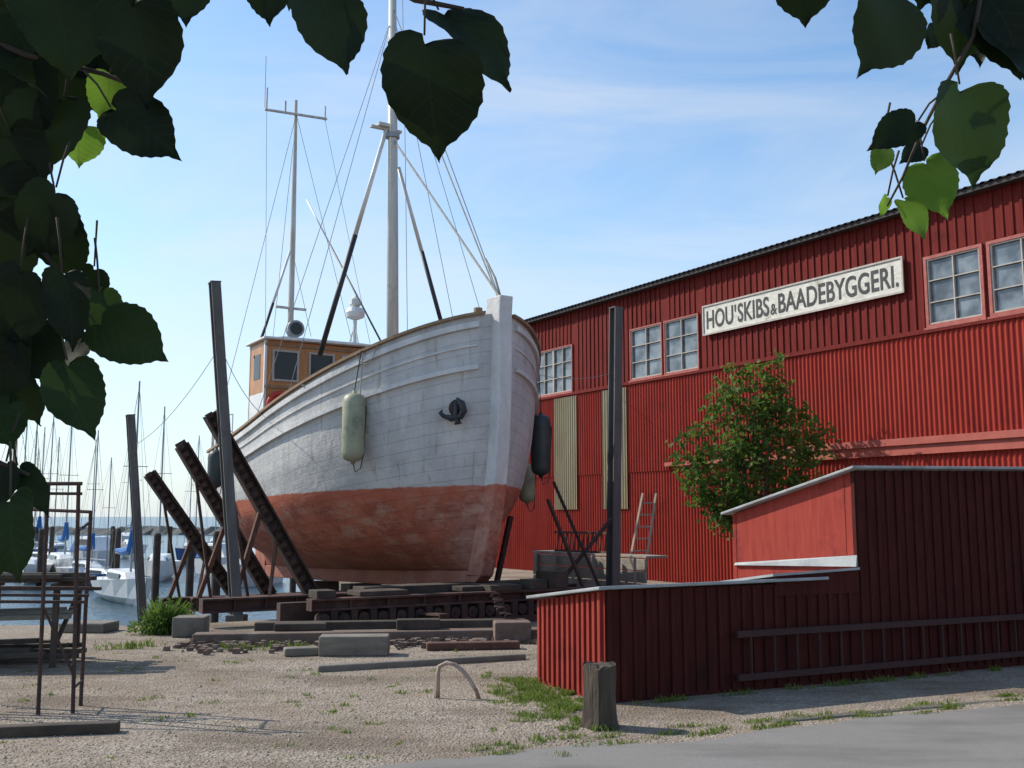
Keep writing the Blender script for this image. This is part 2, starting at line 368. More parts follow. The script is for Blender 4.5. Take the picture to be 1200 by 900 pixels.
# sign
SG=empty('building_sign',F(-1.27,8.95,6.28),ROTZ); top(SG,'long white painted name board with black capitals on shed wall','sign')
mb=MB(); mb.box((-5.97,-.05,0),(0,-.005,.71))
mb.obj('sign_board',pmat('weathered_sign_white',(.66,.64,.57),(.48,.45,.38),5,.6,20,.2,stretch=(1,1,4),c3=(.30,.26,.2),s3=2.5),SG)
mb=MB()
for lo,hi in (((-6.0,-.075,-.03),(.03,-.051,.015)),((-6.0,-.075,.70),(.03,-.051,.74)),((-6.0,-.075,.016),(-5.96,-.051,.699)),((-.01,-.075,.016),(.03,-.051,.699))): mb.box(lo,hi)
mb.obj('sign_border','white_frame',SG)
def text(body,x0,x1,z0,z1,parent,y,mat,off=.0,ext=.006):
    cu=bpy.data.curves.new('lettering','FONT'); cu.body=body; cu.size=1; cu.offset=off; cu.extrude=.02; cu.space_character=1.02
    to=bpy.data.objects.new('tmp',cu); COL.objects.link(to); dg=bpy.context.evaluated_depsgraph_get()
    me=bpy.data.meshes.new_from_object(to.evaluated_get(dg)); bpy.data.objects.remove(to)
    xs=[v.co.x for v in me.vertices]; ys=[v.co.y for v in me.vertices]
    mx,Mx,my,My=min(xs),max(xs),min(ys),max(ys)
    for v in me.vertices:
        x=x0+(v.co.x-mx)/(Mx-mx)*(x1-x0); z=z0+(v.co.y-my)/(My-my)*(z1-z0); yy=y-(v.co.z+.02)/.04*ext
        v.co=(x,yy,z)
    me.materials.clear(); me.materials.append(M[mat]); o=bpy.data.objects.new('lettering',me); COL.objects.link(o); o.parent=parent; return o
text('HOU',-5.86,-4.91,.12,.59,SG,-.052,'ink',.016)
text("'",-4.86,-4.81,.40,.58,SG,-.052,'ink',.01)
text('SKIBS',-4.75,-3.72,.12,.59,SG,-.052,'ink',.016)
text('&',-3.67,-3.47,.12,.38,SG,-.052,'ink',.014)
text('BAADEBYGGERI.',-3.42,-.10,.12,.59,SG,-.052,'ink',.016)

# ------------------------------------------------------------ low shed by the road
LS=empty('low_shed',(.857,9.65,0),math.radians(26)); top(LS,'low red plank shed with stepped pale roof edges beside the road','shed')
def pwall(mb,a,b,za,zb,sp=.125,th=.05,bt=.02,nrm=None,bw=.045):
    a=Vector((a[0],a[1]));b=Vector((b[0],b[1])); d=(b-a); L=d.length; d/=L; nv=Vector((d.y,-d.x))
    def q(l,o,z): p=a+d*l+nv*o; return (p.x,p.y,z)
    def zt(l): return za+(zb-za)*l/L
    mb.hexa([q(0,-th,0),q(0,0,0),q(L,0,0),q(L,-th,0),q(0,-th,za),q(0,0,za),q(L,0,zb),q(L,-th,zb)])
    l=.02
    while l<L-bw:
        bb=bt+R(-.003,.003); z0=.03+R(-.012,.02)
        mb.hexa([q(l,0.001,z0),q(l,bb,z0),q(l+bw,bb,z0),q(l+bw,.001,z0),q(l,.001,zt(l)-.01),q(l,bb,zt(l)-.01),q(l+bw,bb,zt(l+bw)-.01),q(l+bw,.001,zt(l+bw)-.01)])
        l+=sp*R(.95,1.05)
mb=MB(); pwall(mb,(0,0),(3.12,0),1.02,1.02,.14); mb.obj('front_wall','red_shed_shade',LS)
mb=MB(); pwall(mb,(-.002,1.33),(-.002,0.0),.84,1.02,.1,bt=.025); mb.obj('side_wall','red_shed',LS)
mb=MB(); pwall(mb,(3.124,0),(9.5,0),2.2,2.3,.14); mb.obj('front_wall','red_shed_shade',LS)
mb=MB(); pwall(mb,(3.14,2.1),(3.14,-.0),1.72,2.2,.9,bt=.003); mb.obj('side_wall','red_shed',LS)
mb=MB(); mb.box((0,1.30,0),(3.1,1.35,.83)); mb.box((3.2,2.05,0),(9.5,2.1,1.7)); mb.obj('back_wall','red_shed',LS)
def slab(mb,x0,x1,y0,y1,z0l,z0r,z1l,z1r,t=.045):
    mb.hexa([(x0,y0,z0l),(x1,y0,z0r),(x1,y1,z1r),(x0,y1,z1l),(x0,y0,z0l+t),(x1,y0,z0r+t),(x1,y1,z1r+t),(x0,y1,z1l+t)])
mb=MB(); slab(mb,-.10,2.66,-.07,1.42,1.03,1.05,.845,.86,.032); mb.obj('roof','roof_felt',LS,bevel=.008)
mb=MB(); slab(mb,1.95,3.118,-.04,.9,1.10,1.14,.97,.99,.025); mb.obj('roof','roof_felt',LS)
mb=MB(); mb.hexa([(2.0,-.02,.9),(3.116,-.02,.9),(3.116,.85,.9),(2.0,.85,.9),(2.0,-.02,1.099),(3.116,-.02,1.138),(3.116,.85,.99),(2.0,.85,.975)]); mb.obj('roof_upstand','red_shed_shade',LS)
mb=MB(); slab(mb,3.03,9.6,-.09,2.2,2.205,2.31,1.715,1.82,.032); mb.obj('roof','roof_felt',LS,bevel=.008)
mb=MB(); mb.hexa([(3.10,.0,1.17),(3.135,.0,1.17),(3.135,2.05,1.1),(3.10,2.05,1.1),(3.12,.0,1.29),(3.136,.0,1.29),(3.136,2.05,1.13),(3.12,2.05,1.13)]); mb.obj('flashing','roof_felt',LS)
LD=empty('ladder',(.857,9.65,0),math.radians(26)); top(LD,'long dark red wooden ladder hung sideways on the shed wall','ladder')
for z in (.15,.56):
    mb=MB(); mb.box((1.43,-.12,z-.03),(6.4,-.075,z+.03)); mb.obj('side_rail','ladder_red',LD)
x=1.6
while x<6.35:
    mb=MB(); mb.cyl((x,-.098,.180),(x,-.098,.530),.015,seg=8); mb.obj('rung','ladder_red',LD); x+=.29

# ------------------------------------------------------------ the boat
BT=empty('fishing_boat',F(0,0,0),ROTZ); top(BT,'wooden cutter with white topsides and red bottom on the slipway','boat')
ss=[0,.8,1.6,3,5.5,8,10,12.5]; zz=[5.09,4.78,4.50,4.08,3.52,3.22,3.20,3.45]
cf=np.polyfit(ss,zz,4)
def zs(s): return float(np.polyval(cf,s))
def zk(s): return .72-.03*s
def itp(t,a,b): return float(np.interp(t,a,b))
def s0f(t): return .6*(1-t)**3
def s1f(t): return 12.9-1.0*(1-t)**2
def half(s,t):
    B=2.5*itp(t,[0,.05,.12,.2,.3,.42,.6,.8,1],[.045,.22,.47,.68,.83,.92,.98,1.0,1.0])
    a0,a1=s0f(t),s1f(t)
    if s<5:
        x=max(0,(s-a0)/(5-a0)); p=itp(t,[0,.1,.35,.7,1],[1.4,1.05,.76,.67,.62]); v=max(0,1-(1-x)**2.2)**p
    else:
        x=min(1,(s-5)/(a1-5)); p=itp(t,[0,.2,.5,1],[1.6,1.2,.75,.55]); v=max(0,1-x**2.6)**p
    return B*v
def hp(s,t,sd,off=0): return Vector((-s,sd*(half(s,t)+off),zk(s)+(zs(s)-zk(s))*t))
NU,NT=72,28; V=[];UVc=[]
for i in range(NU+1):
    u=.5-.5*math.cos(math.pi*i/NU)
    for j in range(-NT,NT+1):
        t=abs(j)/NT; a0,a1=s0f(t),s1f(t); s=a0+(a1-a0)*u; V.append(hp(s,t,1 if j>=0 else -1)); UVc.append((s,t*4.0))
Fs=[]; K=2*NT+1
for i in range(NU):
    for j in range(K-1): Fs.append((i*K+j,(i+1)*K+j,(i+1)*K+j+1,i*K+j+1))
me=bpy.data.meshes.new('hull'); me.from_pydata([tuple(v) for v in V],[],Fs); me.materials.append(M['hull'])
uvl=me.uv_layers.new(name='UVMap')
for l in me.loops: uvl.data[l.index].uv=UVc[l.vertex_index]
me.polygons.foreach_set('use_smooth',[True]*len(Fs)); me.update()
hull=bpy.data.objects.new('hull',me); COL.objects.link(hull); hull.parent=BT
def srange(a,b,n): return [a+(b-a)*(.5-.5*math.cos(math.pi*i/n)) for i in range(n+1)]
def sweep(mb,t,a,b,w,h,out=0,n=44,dz=0,mi=0):
    for sd in (-1,1):
        ring=[]
        S=srange(a,b,n)
        for s in S:
            p=hp(s,t,sd); q=hp(min(s+.05,12.85),t,sd)-hp(max(s-.05,s0f(t)),t,sd); q.z=0
            q.normalize(); nr=Vector((q.y,-q.x,0)); 
            if nr.y*sd<0: nr=-nr
            p=p+nr*out+Vector((0,0,dz))
            ring.append([p-nr*w/2-Vector((0,0,h/2)),p+nr*w/2-Vector((0,0,h/2)),p+nr*w/2+Vector((0,0,h/2)),p-nr*w/2+Vector((0,0,h/2))])
        vs=[v for r in ring for v in r]; fs=[]
        for i in range(len(ring)-1):
            for k in range(4): fs.append((4*i+k,4*i+(k+1)%4,4*i+4+(k+1)%4,4*i+4+k))
        fs+=[(0,1,2,3),(4*(len(ring)-1)+3,4*(len(ring)-1)+2,4*(len(ring)-1)+1,4*(len(ring)-1))]
        mb.add(vs,fs,mi)
mb=MB(); sweep(mb,1,.06,12.8,.15,.05,0,dz=.025); mb.obj('cap_rail','rail_wood',BT)
mb=MB(); sweep(mb,.965,.1,12.7,.05,.10,.03); sweep(mb,.80,.12,12.6,.07,.075,.03); sweep(mb,.885,.12,12.6,.03,.03,.012); mb.obj('rubbing_strake','stem',BT)
mb=MB(); S=srange(.15,12.5,30); vs=[];fs=[]
for s in S:
    b=max(0,half(s,.86)-.05); z=zs(s)-.62; vs+=[(-s,-b,z),(-s,0,z+.07),(-s,b,z)]
for i in range(len(S)-1): fs+=[(3*i,3*i+1,3*i+4,3*i+3),(3*i+1,3*i+2,3*i+5,3*i+4)]
mb.add(vs,fs); mb.obj('deck','timber',BT)
mb=MB(); st=[]
for i in range(25):
    t=i/24; st.append(((s0f(t)),zk(0)+(zs(0)-zk(0))*t))
st=[(.95,.50)]+[(.62,.58)]+st+[(-.03,5.37)]
vs=[];fs=[]
for i,(s,z) in enumerate(st):
    f=-.19; bk=.20
    if i<2: vs+=[(-s+.0,-.12,z),(-s+.0,.12,z),(-s-.3,.12,z+.12),(-s-.3,-.12,z+.12)]
    else: vs+=[(-s-f,-.125,z),(-s-f,.125,z),(-s-bk,.17,z),(-s-bk,-.17,z)]
for i in range(len(st)-1):
    for k in range(4): fs.append((4*i+k,4*i+(k+1)%4,4*i+4+(k+1)%4,4*i+4+k))
e=4*(len(st)-1); fs.append((e,e+1,e+2,e+3)); fs.append((3,2,1,0)); mb.add(vs,fs)
mb.hexa([(-11.5,-.11,.16),(-.75,-.11,.47),(-.75,.11,.47),(-11.5,.11,.16),(-11.5,-.11,.45),(-.75,-.11,.78),(-.75,.11,.78),(-11.5,.11,.45)])
mb.obj('stem_and_keel','stem',BT,bevel=.02)
mb=MB(); mb.box((-12.5,-.05,.3),(-11.7,.05,2.3)); mb.cyl((-11.8,0,2.2),(-12.3,0,3.0),.06); mb.obj('rudder','stem',BT)
def mastx(z): return -(4.2+(z-4)*.035)
mb=MB(); mb.tube([(mastx(3.2),0,3.2),(mastx(8),0,8),(mastx(14.5),0,14.5)],[.13,.115,.07],14)
mb.obj('mast','mast_paint',BT,smooth=True)
for z in (4.8,5.1,9.6):
    mb=MB(); mb.cyl((mastx(z),0,z),(mastx(z),0,z+.1),.15,seg=14); mb.obj('mast_band','steel_grey',BT)
mb=MB(); mb.beam((mastx(9.8),-.50,9.77),(mastx(9.8),.2,9.77),.09,.05)
mb.box((mastx(9.72)-.12,-.36,9.79),(mastx(9.72)+.12,-.12,9.86)); mb.obj('crosstree','mast_paint',BT)
def boom(a,b,f,r):
    a=Vector(a);b=Vector(b);m=a.lerp(b,f); mm=MB(); mm.tube([a,m],[r,r*1.1],10,0); mm.tube([m,b],[r*1.25,r*1.25],10,1); return mm
mz=mastx(9.7)
boom((mz,-.15,9.75),(-5.3,-1.15,5.0),.47,.045).obj('boom',['white_paint','black'],BT,smooth=True)
boom((mz,.15,9.0),(-4.9,1.75,5.0),.42,.038).obj('boom',['white_paint','black'],BT,smooth=True)
boom((-10.0,-.2,8.4),(-9.6,-1.15,5.5),.5,.03).obj('boom',['white_paint','black'],BT,smooth=True)
boom((-10.0,.2,9.8),(-6.5,1.4,4.6),.25,.018).obj('boom',['white_paint','black'],BT,smooth=True)
mb=MB(); ax=-10.4; mb.tube([(ax,0,3.4),(ax,0,9),(ax-.05,0,12.6)],[.085,.07,.04],12)
mb.beam((ax,-.85,12.15),(ax,.85,12.25),.06,.05); mb.cyl((ax,-.8,12.2),(ax,-.8,12.75),.02); mb.cyl((ax,.8,12.2),(ax,.8,12.6),.02)
mb.cyl((ax,-.3,12.2),(ax,-.3,12.5),.025); mb.beam((ax,-.4,7.0),(ax,.4,7.0),.1,.05)
mb.tube([(ax,-.85,12.2),(ax,-.86,13.6)],.010,6)
mb.obj('aft_mast','mast_paint',BT,smooth=False)
mb=MB(); mb.cyl((ax+.45,0,6.4),(ax+.25,0,6.4),.22,.22,16); mb.cyl((ax+.2,0,6.4),(ax+.05,0,6.4),.1,.1,10); mb.cyl((ax+.25,0,6.4),(ax+.2,0,6.4),.22,.1,16)
sl_=mb.obj('searchlight',['steel_grey'],BT,smooth=False)
mb=MB(); mb.cyl((ax+.47,0,6.4),(ax+.452,0,6.4),.16,.16,16); mb.obj('lens','dglass',sl_)
mb=MB(); rx,ry=-9.4,1.35
mb.cyl((rx,ry,5.9),(rx,ry,6.7),.05,.05); mb.lathe((rx,ry,6.68),[(.1,0),(.22,.05),(.25,.17),(.2,.28),(.08,.32)],16); mb.lathe((rx,ry,6.98),[(.08,0),(.15,.08),(.13,.22),(.04,.3)],12)
for a in (0,2.1,4.2): mb.cyl((rx+.3*math.cos(a),ry+.15*math.sin(a),5.88),(rx,ry,6.55),.018,seg=6)
mb.obj('radar_dome','white_paint',BT,smooth=False)
WH=empty('wheelhouse'); WH.parent=BT; WH.location=(0,.36,0)
xf,xb=-8.8,-9.95; hw=1.52; zb=2.6; zt=5.84
mb=MB(); mb.box((xf-.05,-hw,zb),(xf,hw,zt)); mb.obj('front_wall','varnish',WH)
mb=MB(); mb.box((xb,-hw+.001,zb),(xf-.052,-hw+.05,4.6)); mb.box((xb,hw-.05,zb),(xf-.052,hw-.001,zt)); mb.box((xb,-hw+.05,zb),(xb+.05,hw-.05,zt)); mb.obj('side_wall','white_paint',WH)
mb=MB(); mb.box((xb,-hw+.001,4.602),(xf-.052,-hw+.05,zt)); mb.obj('side_wall','varnish',WH)
mb=MB(); mb.hexa([(xb-.1,-hw-.10,zt),(xf+.20,-hw-.10,zt),(xf+.20,hw+.22,zt+.04),(xb-.1,hw+.22,zt+.04),(xb-.1,-hw-.10,zt+.06),(xf+.20,-hw-.10,zt+.06),(xf+.20,hw+.22,zt+.10),(xb-.1,hw+.22,zt+.10)])
mb.obj('roof','white_paint',WH,bevel=.02)
mb=MB(); mb.hexa([(xb,-hw,zt+.061),(xf,-hw,zt+.061),(xf,hw,zt+.101),(xb,hw,zt+.101),(xb+.1,-hw+.5,zt+.14),(xf-.1,-hw+.5,zt+.14),(xf-.1,hw-.5,zt+.15),(xb+.1,hw-.5,zt+.15)]); mb.obj('roof_camber','steel_grey',WH)
mb=MB(); mb.box((xf-.06,-hw-.012,zb),(xf+.012,-hw+.04,zt-.003)); mb.box((xb-.02,-hw-.012,zb),(xb+.04,-hw+.04,zt-.003)); mb.obj('corner_post','white_paint',WH)
mb=MB(); mb.box((xf+.002,-hw,5.71),(xf+.03,hw,5.77)); mb.box((xf+.002,-hw,4.70),(xf+.035,hw,4.76)); mb.obj('moulding','rail_wood',WH)
for yc in (-1.02,-.12,.72):
    w_=.28
    mb=MB(); z0,z1=4.92,5.58
    mb.box((xf+.002,yc-w_-.05,z0-.05),(xf+.04,yc+w_+.05,z0)); mb.box((xf+.002,yc-w_-.05,z1),(xf+.04,yc+w_+.05,z1+.05))
    mb.box((xf+.002,yc-w_-.05,z0),(xf+.04,yc-w_,z1)); mb.box((xf+.002,yc+w_,z0),(xf+.04,yc+w_+.05,z1))
    e=mb.obj('window','white_frame',WH); mb=MB(); mb.box((xf+.003,yc-w_,z0),(xf+.012,yc+w_,z1)); mb.obj('window_pane','dglass',e)
mb=MB(); mb.box((-9.6,-hw-.008,4.95),(-9.15,-hw-.002,5.55)); mb.obj('window_pane','dglass',WH)
mb=MB(); cpt=Vector((xf+.1,-.80,4.30)); mb.tube([(cpt.x,cpt.y+.27*math.cos(a),cpt.z+.27*math.sin(a)) for a in [i*math.pi/12 for i in range(24)]],.065,10,closed=True)
mb.obj('lifebuoy','lifebuoy',BT,smooth=True)
mb=MB(); mb.lathe((xf+.5,-.45,3.6),[(.12,0),(.2,.3),(.22,.75),(.1,.9)],12); mb.obj('engine_ventilator','lifebuoy',BT,smooth=True)
mb=MB(); mb.box((-8.7,-.9,2.6),(-7.6,.9,4.05)); mb.obj('deck_house','varnish',BT,bevel=.03)
mb=MB(); mb.box((-3.4,-.5,3.4),(-2.4,.5,4.25)); mb.obj('hatch','rail_wood',BT,bevel=.02)
mb=MB(); mb.cyl((-.75,0,4.2),(-.75,0,5.32),.08); mb.beam((-.75,-.22,5.1),(-.75,.22,5.1),.07,.07); mb.obj('samson_post','rail_wood',BT)
mb=MB(); mb.cyl((-1.6,.35,4.0),(-1.6,.35,4.95),.16,.14,12); mb.obj('ventilator','rail_wood',BT)
mb=MB()
for i in range(17):
    s=8.3+i*.26; p=hp(s,1,-1,-.05); 
    if i%2==0: mb.cyl(p,p+Vector((0,0,.95)),.018,seg=6)
for dz in (.5,.95):
    mb.tube([hp(8.3+i*.26,1,-1,-.05)+Vector((0,0,dz)) for i in range(17)],.017,6)
    mb.tube([hp(9.6+i*.26,1,1,-.05)+Vector((0,0,dz)) for i in range(12)],.013,6)
mb.obj('handrail','white_paint',BT)
mb=MB()
def mp(z,y=0): return Vector((mastx(z),y,z))
bow=Vector((.02,0,5.3))
mb.tube([mp(12.6),bow],.010,5)
for s_,z in ((3.6,12.4),(5.2,12.4)):
    for sd in (-1,1): mb.tube([mp(z),hp(s_,1,sd)],.007,5)
for sd in (-1,1):
    mb.tube([(ax,0,12.2),hp(9.5,1,sd)],.007,5); mb.tube([(ax,sd*.8,12.2),(xf-.3,sd*hw*.9+.3,zt+.1)],.006,5)
mb.tube([(ax,0,12.2),(-12.4,0,3.6)],.007,5); mb.tube([(ax,0,8.5),(xf-.1,0,zt+.2)],.007,5)
mb.tube([mp(14,.22),Vector((mastx(9)-.0,.3,9)),Vector((mastx(5),.35,4.6))],.007,5)
mb.obj('rigging','wire',BT)
mb=MB(); mb.tube([mp(9.6),Vector((-1.9,0,7.2)),bow+Vector((0,0,.05))],.020,6); mb.tube([mp(12.0),bow+Vector((-.1,0,.1))],.014,6)
mb.tube([Vector((-.05,.05,5.36)),Vector((-.2,.02,5.75)),Vector((-.5,0,6.15))],.02,6)
mb.obj('forestay_rope','rope',BT)
mb=MB()
def sag(a,b,d,n=14):
    a=Vector(a);b=Vector(b); return [a.lerp(b,i/n)-Vector((0,0,d*4*(i/n)*(1-i/n))) for i in range(n+1)]
mb.tube(sag(hp(1.3,1,-1,.06),hp(1.7,1,-1,.06),.25),.012,5)
mb.tube([hp(1.55,.99,-1,.08),Vector(hp(1.5,.7,-1,.25))],.014,5)
mb.tube(sag(hp(.2,.80,-1,.08),hp(3.0,.99,-1,.08),.15),.01,5)
mb.obj('mooring_line','rope',BT)
def BT_world(p): p=Vector(p); return F(-p.x,p.y,p.z)
def fender(name,c,h,r,mat,line_to,label):
    e=empty(name,(0,0,0)); wc=BT_world(c); e.location=wc
    mb=MB(); prof=[(.03,-h/2-.05),(.05,-h/2)]+[(r*math.sin(a)**.6,-h/2+.16-.16*math.cos(a)) for a in [.35,.7,1.1,math.pi/2]]
    up=[(rr,-zz_) for rr,zz_ in prof][::-1]; mb.lathe((0,0,0),prof+up,18); mb.obj('fender_body',mat,e,smooth=True)
    mb=MB(); l=BT_world(line_to)-wc; mb.tube([l,(0,0,h/2+.04),(r+.01,-.0,h*.3),(r*.9,-.05,-h*.4),(.14,-.08,-h/2-.12),(.05,-.05,-h/2-.18),(0,0,-h/2-.03)],.010,5); mb.obj('fender_rope','black',e)
    top(e,label,'fender','fenders hung along the hull'); return e
c=hp(1.62,.62,-1,.26); fender('boat_fender',(c.x,c.y,3.2),1.16,.20,'fender_green',hp(1.55,1,-1,.1),'grimy pale green sausage fender hanging from the white bow')
c=hp(1.75,.6,1,.24); fender('boat_fender',(c.x,c.y,3.05),1.15,.19,'fender_dark',hp(1.7,1,1,.08),'dark rubber fender hanging on the shaded side of the hull')
c=hp(2.7,.5,1,.22); fender('boat_fender',(c.x,c.y,2.35),.75,.17,'fender_green',hp(2.6,1,1,.08),'small dull green fender hanging low on the shaded hull side')
c=hp(7.4,.7,-1,.22); fender('boat_fender',(c.x,c.y,2.7),.8,.17,'fender_dark',hp(7.3,1,-1,.08),'dark fender hanging near the stern by the slip supports')
AN=empty('anchor'); AN.parent=BT; c=hp(.36,.635,-1,0.0); AN.location=c+Vector((.01,-.01,.04)); AN.rotation_euler=(0,0,math.radians(45)); AN.scale=(.92,.92,.92)
mb=MB(); mb.lathe((0,0,0),[(.12,-.05),(.16,.0),(.14,.03),(.07,.04)],16); hw_=mb.obj('hawse_ring','steel_rust',AN); hw_.rotation_euler=(math.radians(90),0,0); hw_.location=(.03,-.02,.05)
mb=MB(); mb.cyl((.02,-.02,.14),(.04,-.12,-.16),.05,.055); mb.tube([(-.20,-.11,-.10),(-.05,-.12,-.15),(.16,-.13,-.12)],[.035,.06,.045],8)
mb.tube([(-.19,-.12,-.11),(-.25,-.13,-.04),(-.21,-.14,.01)],[.04,.04,.012],8)
mb.tube([(.12,-.13,-.14),(.19,-.14,-.02),(.15,-.15,.12),(.06,-.15,.22)],[.055,.07,.065,.015],8)
mb.tube([(.04,-.12,-.16),(.10,-.13,-.23),(.02,-.13,-.25)],[.055,.06,.02],8)
mb.obj('anchor_flukes','black',AN)

# ------------------------------------------------------------ slip posts
def post(base,topp,w,label,wf=None):
    e=MB(); b=Vector(base); t=Vector(topp)-b; d=t.normalized(); th=.025; ny=Vector((-SA,CA,0))
    for o in (-1,1): e.beam(ny*o*w*.5,t+ny*o*w*.5,w,th,0,up=ny)
    e.beam((0,0,0),t,th,w-.03,0,up=ny); e.beam(t-d*.001,t+d*.02,w+.02,w+.03,0,up=ny)
    e.box((-w*.9,-w*.9,-.25),(w*.9,w*.9,.06))
    o=e.obj('slip_guide_post','grey_post',loc=b); top(o,label,'post','guide posts along the slipway')
post((-4.62,17.55,.0),(-5.22,17.6,5.76),.165,'tall leaning grey steel post beside the white bow')
post((-8.2,23.3,-.9),(-8.72,23.3,3.98),.17,'grey steel guide post standing by the water')
post((1.98,20.5,.0),(2.12,20.5,5.9),.19,'tall grey post between the boat and the red shed')
for pts in (sag((-8.6,23.3,3.3),(-5.05,17.6,4.7),.25),sag((-5.1,17.55,4.7),tuple(F(5,-2.3,3.6)),.2),sag(tuple(F(2,2,4.45)),(2.1,20.5,4.6),.12),sag((2.1,20.5,4.5),tuple(F(8.5,8.9,5.2)),.1)):
    mb=MB(); mb.tube(pts,.006,4); o=mb.obj('guy_wire','wire'); top(o,'thin slack steel wire strung from a slip post','wire','wires strung between the slip posts')

# ------------------------------------------------------------ cradles
def arm(mb,a,b,dep,wd,ny):
    a=Vector(a);b=Vector(b);d=(b-a).normalized(); x=d.cross(ny).normalized()
    mb.beam(a+x*dep/2,b+x*dep/2,wd,.03,0,up=x); mb.beam(a-x*dep/2,b-x*dep/2,wd,.03,0,up=x)
    mb.beam(a-ny*.03,b-ny*.03,.02,dep-.032,0,up=x)
    L=(b-a).length; n=int(L/.17)
    for i in range(n+1):
        p=a.lerp(b,(i+.1)/(n+.2)); mb.beam(p-x*dep*.46+ny*wd*.22,p+x*dep*.10+ny*wd*.22,.075,wd*.45,0,up=d)
        if i%4==0: mb.beam(p-x*dep*.48,p+x*dep*.48,.03,wd*.9,0,up=d)
def cradle(s,zb,nt,ztop,nb=-1.95,lab=''):
    e=empty('boat_cradle',F(s,0,0),ROTZ)
    ny=Vector((1,0,0))
    mb=MB(); arm(mb,(0,-abs(nb),zb),(0,-abs(nt),ztop),.22,.2,ny); mb.obj('cradle_arm','steel_rust',e)
    mb=MB(); m=Vector((0,-(abs(nb)+abs(nt))/2,(zb+ztop)/2)); mb.beam(m,(.02,-(abs(nb)+1.45),zb-.1),.08,.08); mb.obj('cradle_brace','rust_bright',e)
    mb=MB(); mb.beam(Vector((.03,-abs(nt)*.93,ztop*.85)),(.06,-(abs(nb)+1.2),zb),.05,.05); mb.obj('cradle_brace','steel_rust',e)
    mb=MB(); mb.beam(m.lerp(Vector((0,-abs(nb),zb)),.3),(.3,-(abs(nb)+.9),zb),.05,.05); mb.obj('cradle_brace','rust_bright',e)
    mb=MB(); z1=zb+.02; h=.26
    mb.box((-.11,-3.5,z1-.03),(.11,2.6,z1)); mb.box((-.11,-3.5,z1-h),(.11,2.6,z1-h+.03)); mb.box((-.015,-3.5,z1-h+.03),(.015,2.6,z1-.03))
    for i in range(13): y=-3.4+i*.486; mb.box((-.1,y-.012,z1-h+.03),(.1,y+.012,z1-.03))
    mb.obj('cradle_beam','steel_red',e)
    mb=MB(); mb.box((-.25,-.35,z1+.001),(.25,.35,zk(s)-.25)); mb.obj('keel_block','dark_timber',e)
    mb=MB(); mb.beam((0,1.9,zb),(0,2.25,1.7),.09,.09); mb.obj('cradle_arm','steel_rust',e)
    top(e,lab,'cradle','steel cradles holding the boat'); return e
cradle(3.3,.30,3.9,3.47,lab='rusty steel cradle with leaning notched arms beside the bow')
cradle(5.6,.14,3.8,3.06,lab='rusty steel cradle with leaning notched arms under the hull')
cradle(7.9,-.02,3.87,2.6,lab='rusty steel cradle with leaning notched arms near the stern')
CG=empty('slip_carriage',F(0,0,0),ROTZ); top(CG,'heavy rusty steel carriage with rollers and timber blocks under the bow','carriage')
def ibeam(mb,a,b,w,h,stiff=.4):
    a=Vector(a);b=Vector(b);z=Vector((0,0,1))
    mb.beam(a+z*(h/2-.015),b+z*(h/2-.015),w,.03); mb.beam(a-z*(h/2-.015),b-z*(h/2-.015),w,.03); mb.beam(a,b,.025,h-.06)
    L=(b-a).length;d=(b-a)/L; n=int(L/stiff)
    for i in range(n+1):
        p=a+d*(L*i/n); p0=p-d*.01; p1=p+d*.01
        if i==0: p0=p;p1=p+d*.02
        if i==n: p0=p-d*.02;p1=p
        mb.beam(p0,p1,w*.94,h-.064)
mb=MB(); ibeam(mb,(.1,-3.3,.42),(.1,1.6,.42),.22,.17,.6); mb.obj('front_beam','steel_red',CG)
mb=MB(); ibeam(mb,(-1.6,-4.4,.33),(-1.6,2.6,.33),.22,.22,.5); mb.obj('cross_beam','steel_red',CG)
mb=MB(); mb.beam((.15,-3.3,.06),(.15,1.7,.06),.26,.10); mb.obj('ground_rail','steel_red',CG)
mb=MB(); mb.beam((-.35,-3.6,.22),(-.35,1.5,.22),.16,.42); mb.obj('inner_beam','steel_rust',CG)
for y in (-1.5,1.3):
    mb=MB(); ibeam(mb,(.9,y,.20),(-9,y,-.30),.16,.14,.8); mb.obj('side_beam','steel_rust',CG)
y=-3.1
while y<1.6:
    mb=MB(); mb.cyl((.22,y,.21),(.02,y,.21),.085,.085,14); mb.cyl((.25,y,.21),(.0,y,.21),.03,.03,8); mb.obj('roller','steel_rust',CG)
    mb=MB(); mb.box((.10,y+.10,.112),(.24,y+.20,.333)); mb.obj('roller_bracket','steel_rust',CG); y+=.31
mb=MB(); mb.box((-.65,-.3,.506),(.22,.28,.60)); mb.obj('keel_block','dark_timber',CG,bevel=.01)
for lo,hi,m_ in (((-.35,-.7,.506),(.0,-.31,.58),'dark_timber'),((-.2,-3.2,.506),(.15,-2.9,.62),'dark_timber'),((-.3,.9,.506),(.1,1.3,.78),'dark_timber'),((-.2,.5,.506),(.2,.8,.66),'dark_timber'),((-.4,-2.5,.506),(.1,-1.7,.58),'dark_timber'),((-.9,-2.2,.45),(-.45,.9,.60),'dark_timber')):
    mb=MB(); mb.box(lo,hi); mb.obj('timber_chock',m_,CG,bevel=.01)
for A,B,w_ in ((F(.9,2.9,0),F(1.6,2.15,2.35),.055),(F(-.1,1.7,.3),F(.9,1.55,2.0),.05)):
    mb=MB(); mb.beam((0,0,0),B-A,w_,w_); mb.beam((-.12,0,.03),(.12,0,.03),.15,.05); o=mb.obj('hull_prop','steel_rust',loc=A); top(o,'thin dark steel prop leaning against the shaded hull side','prop','props beside the hull')
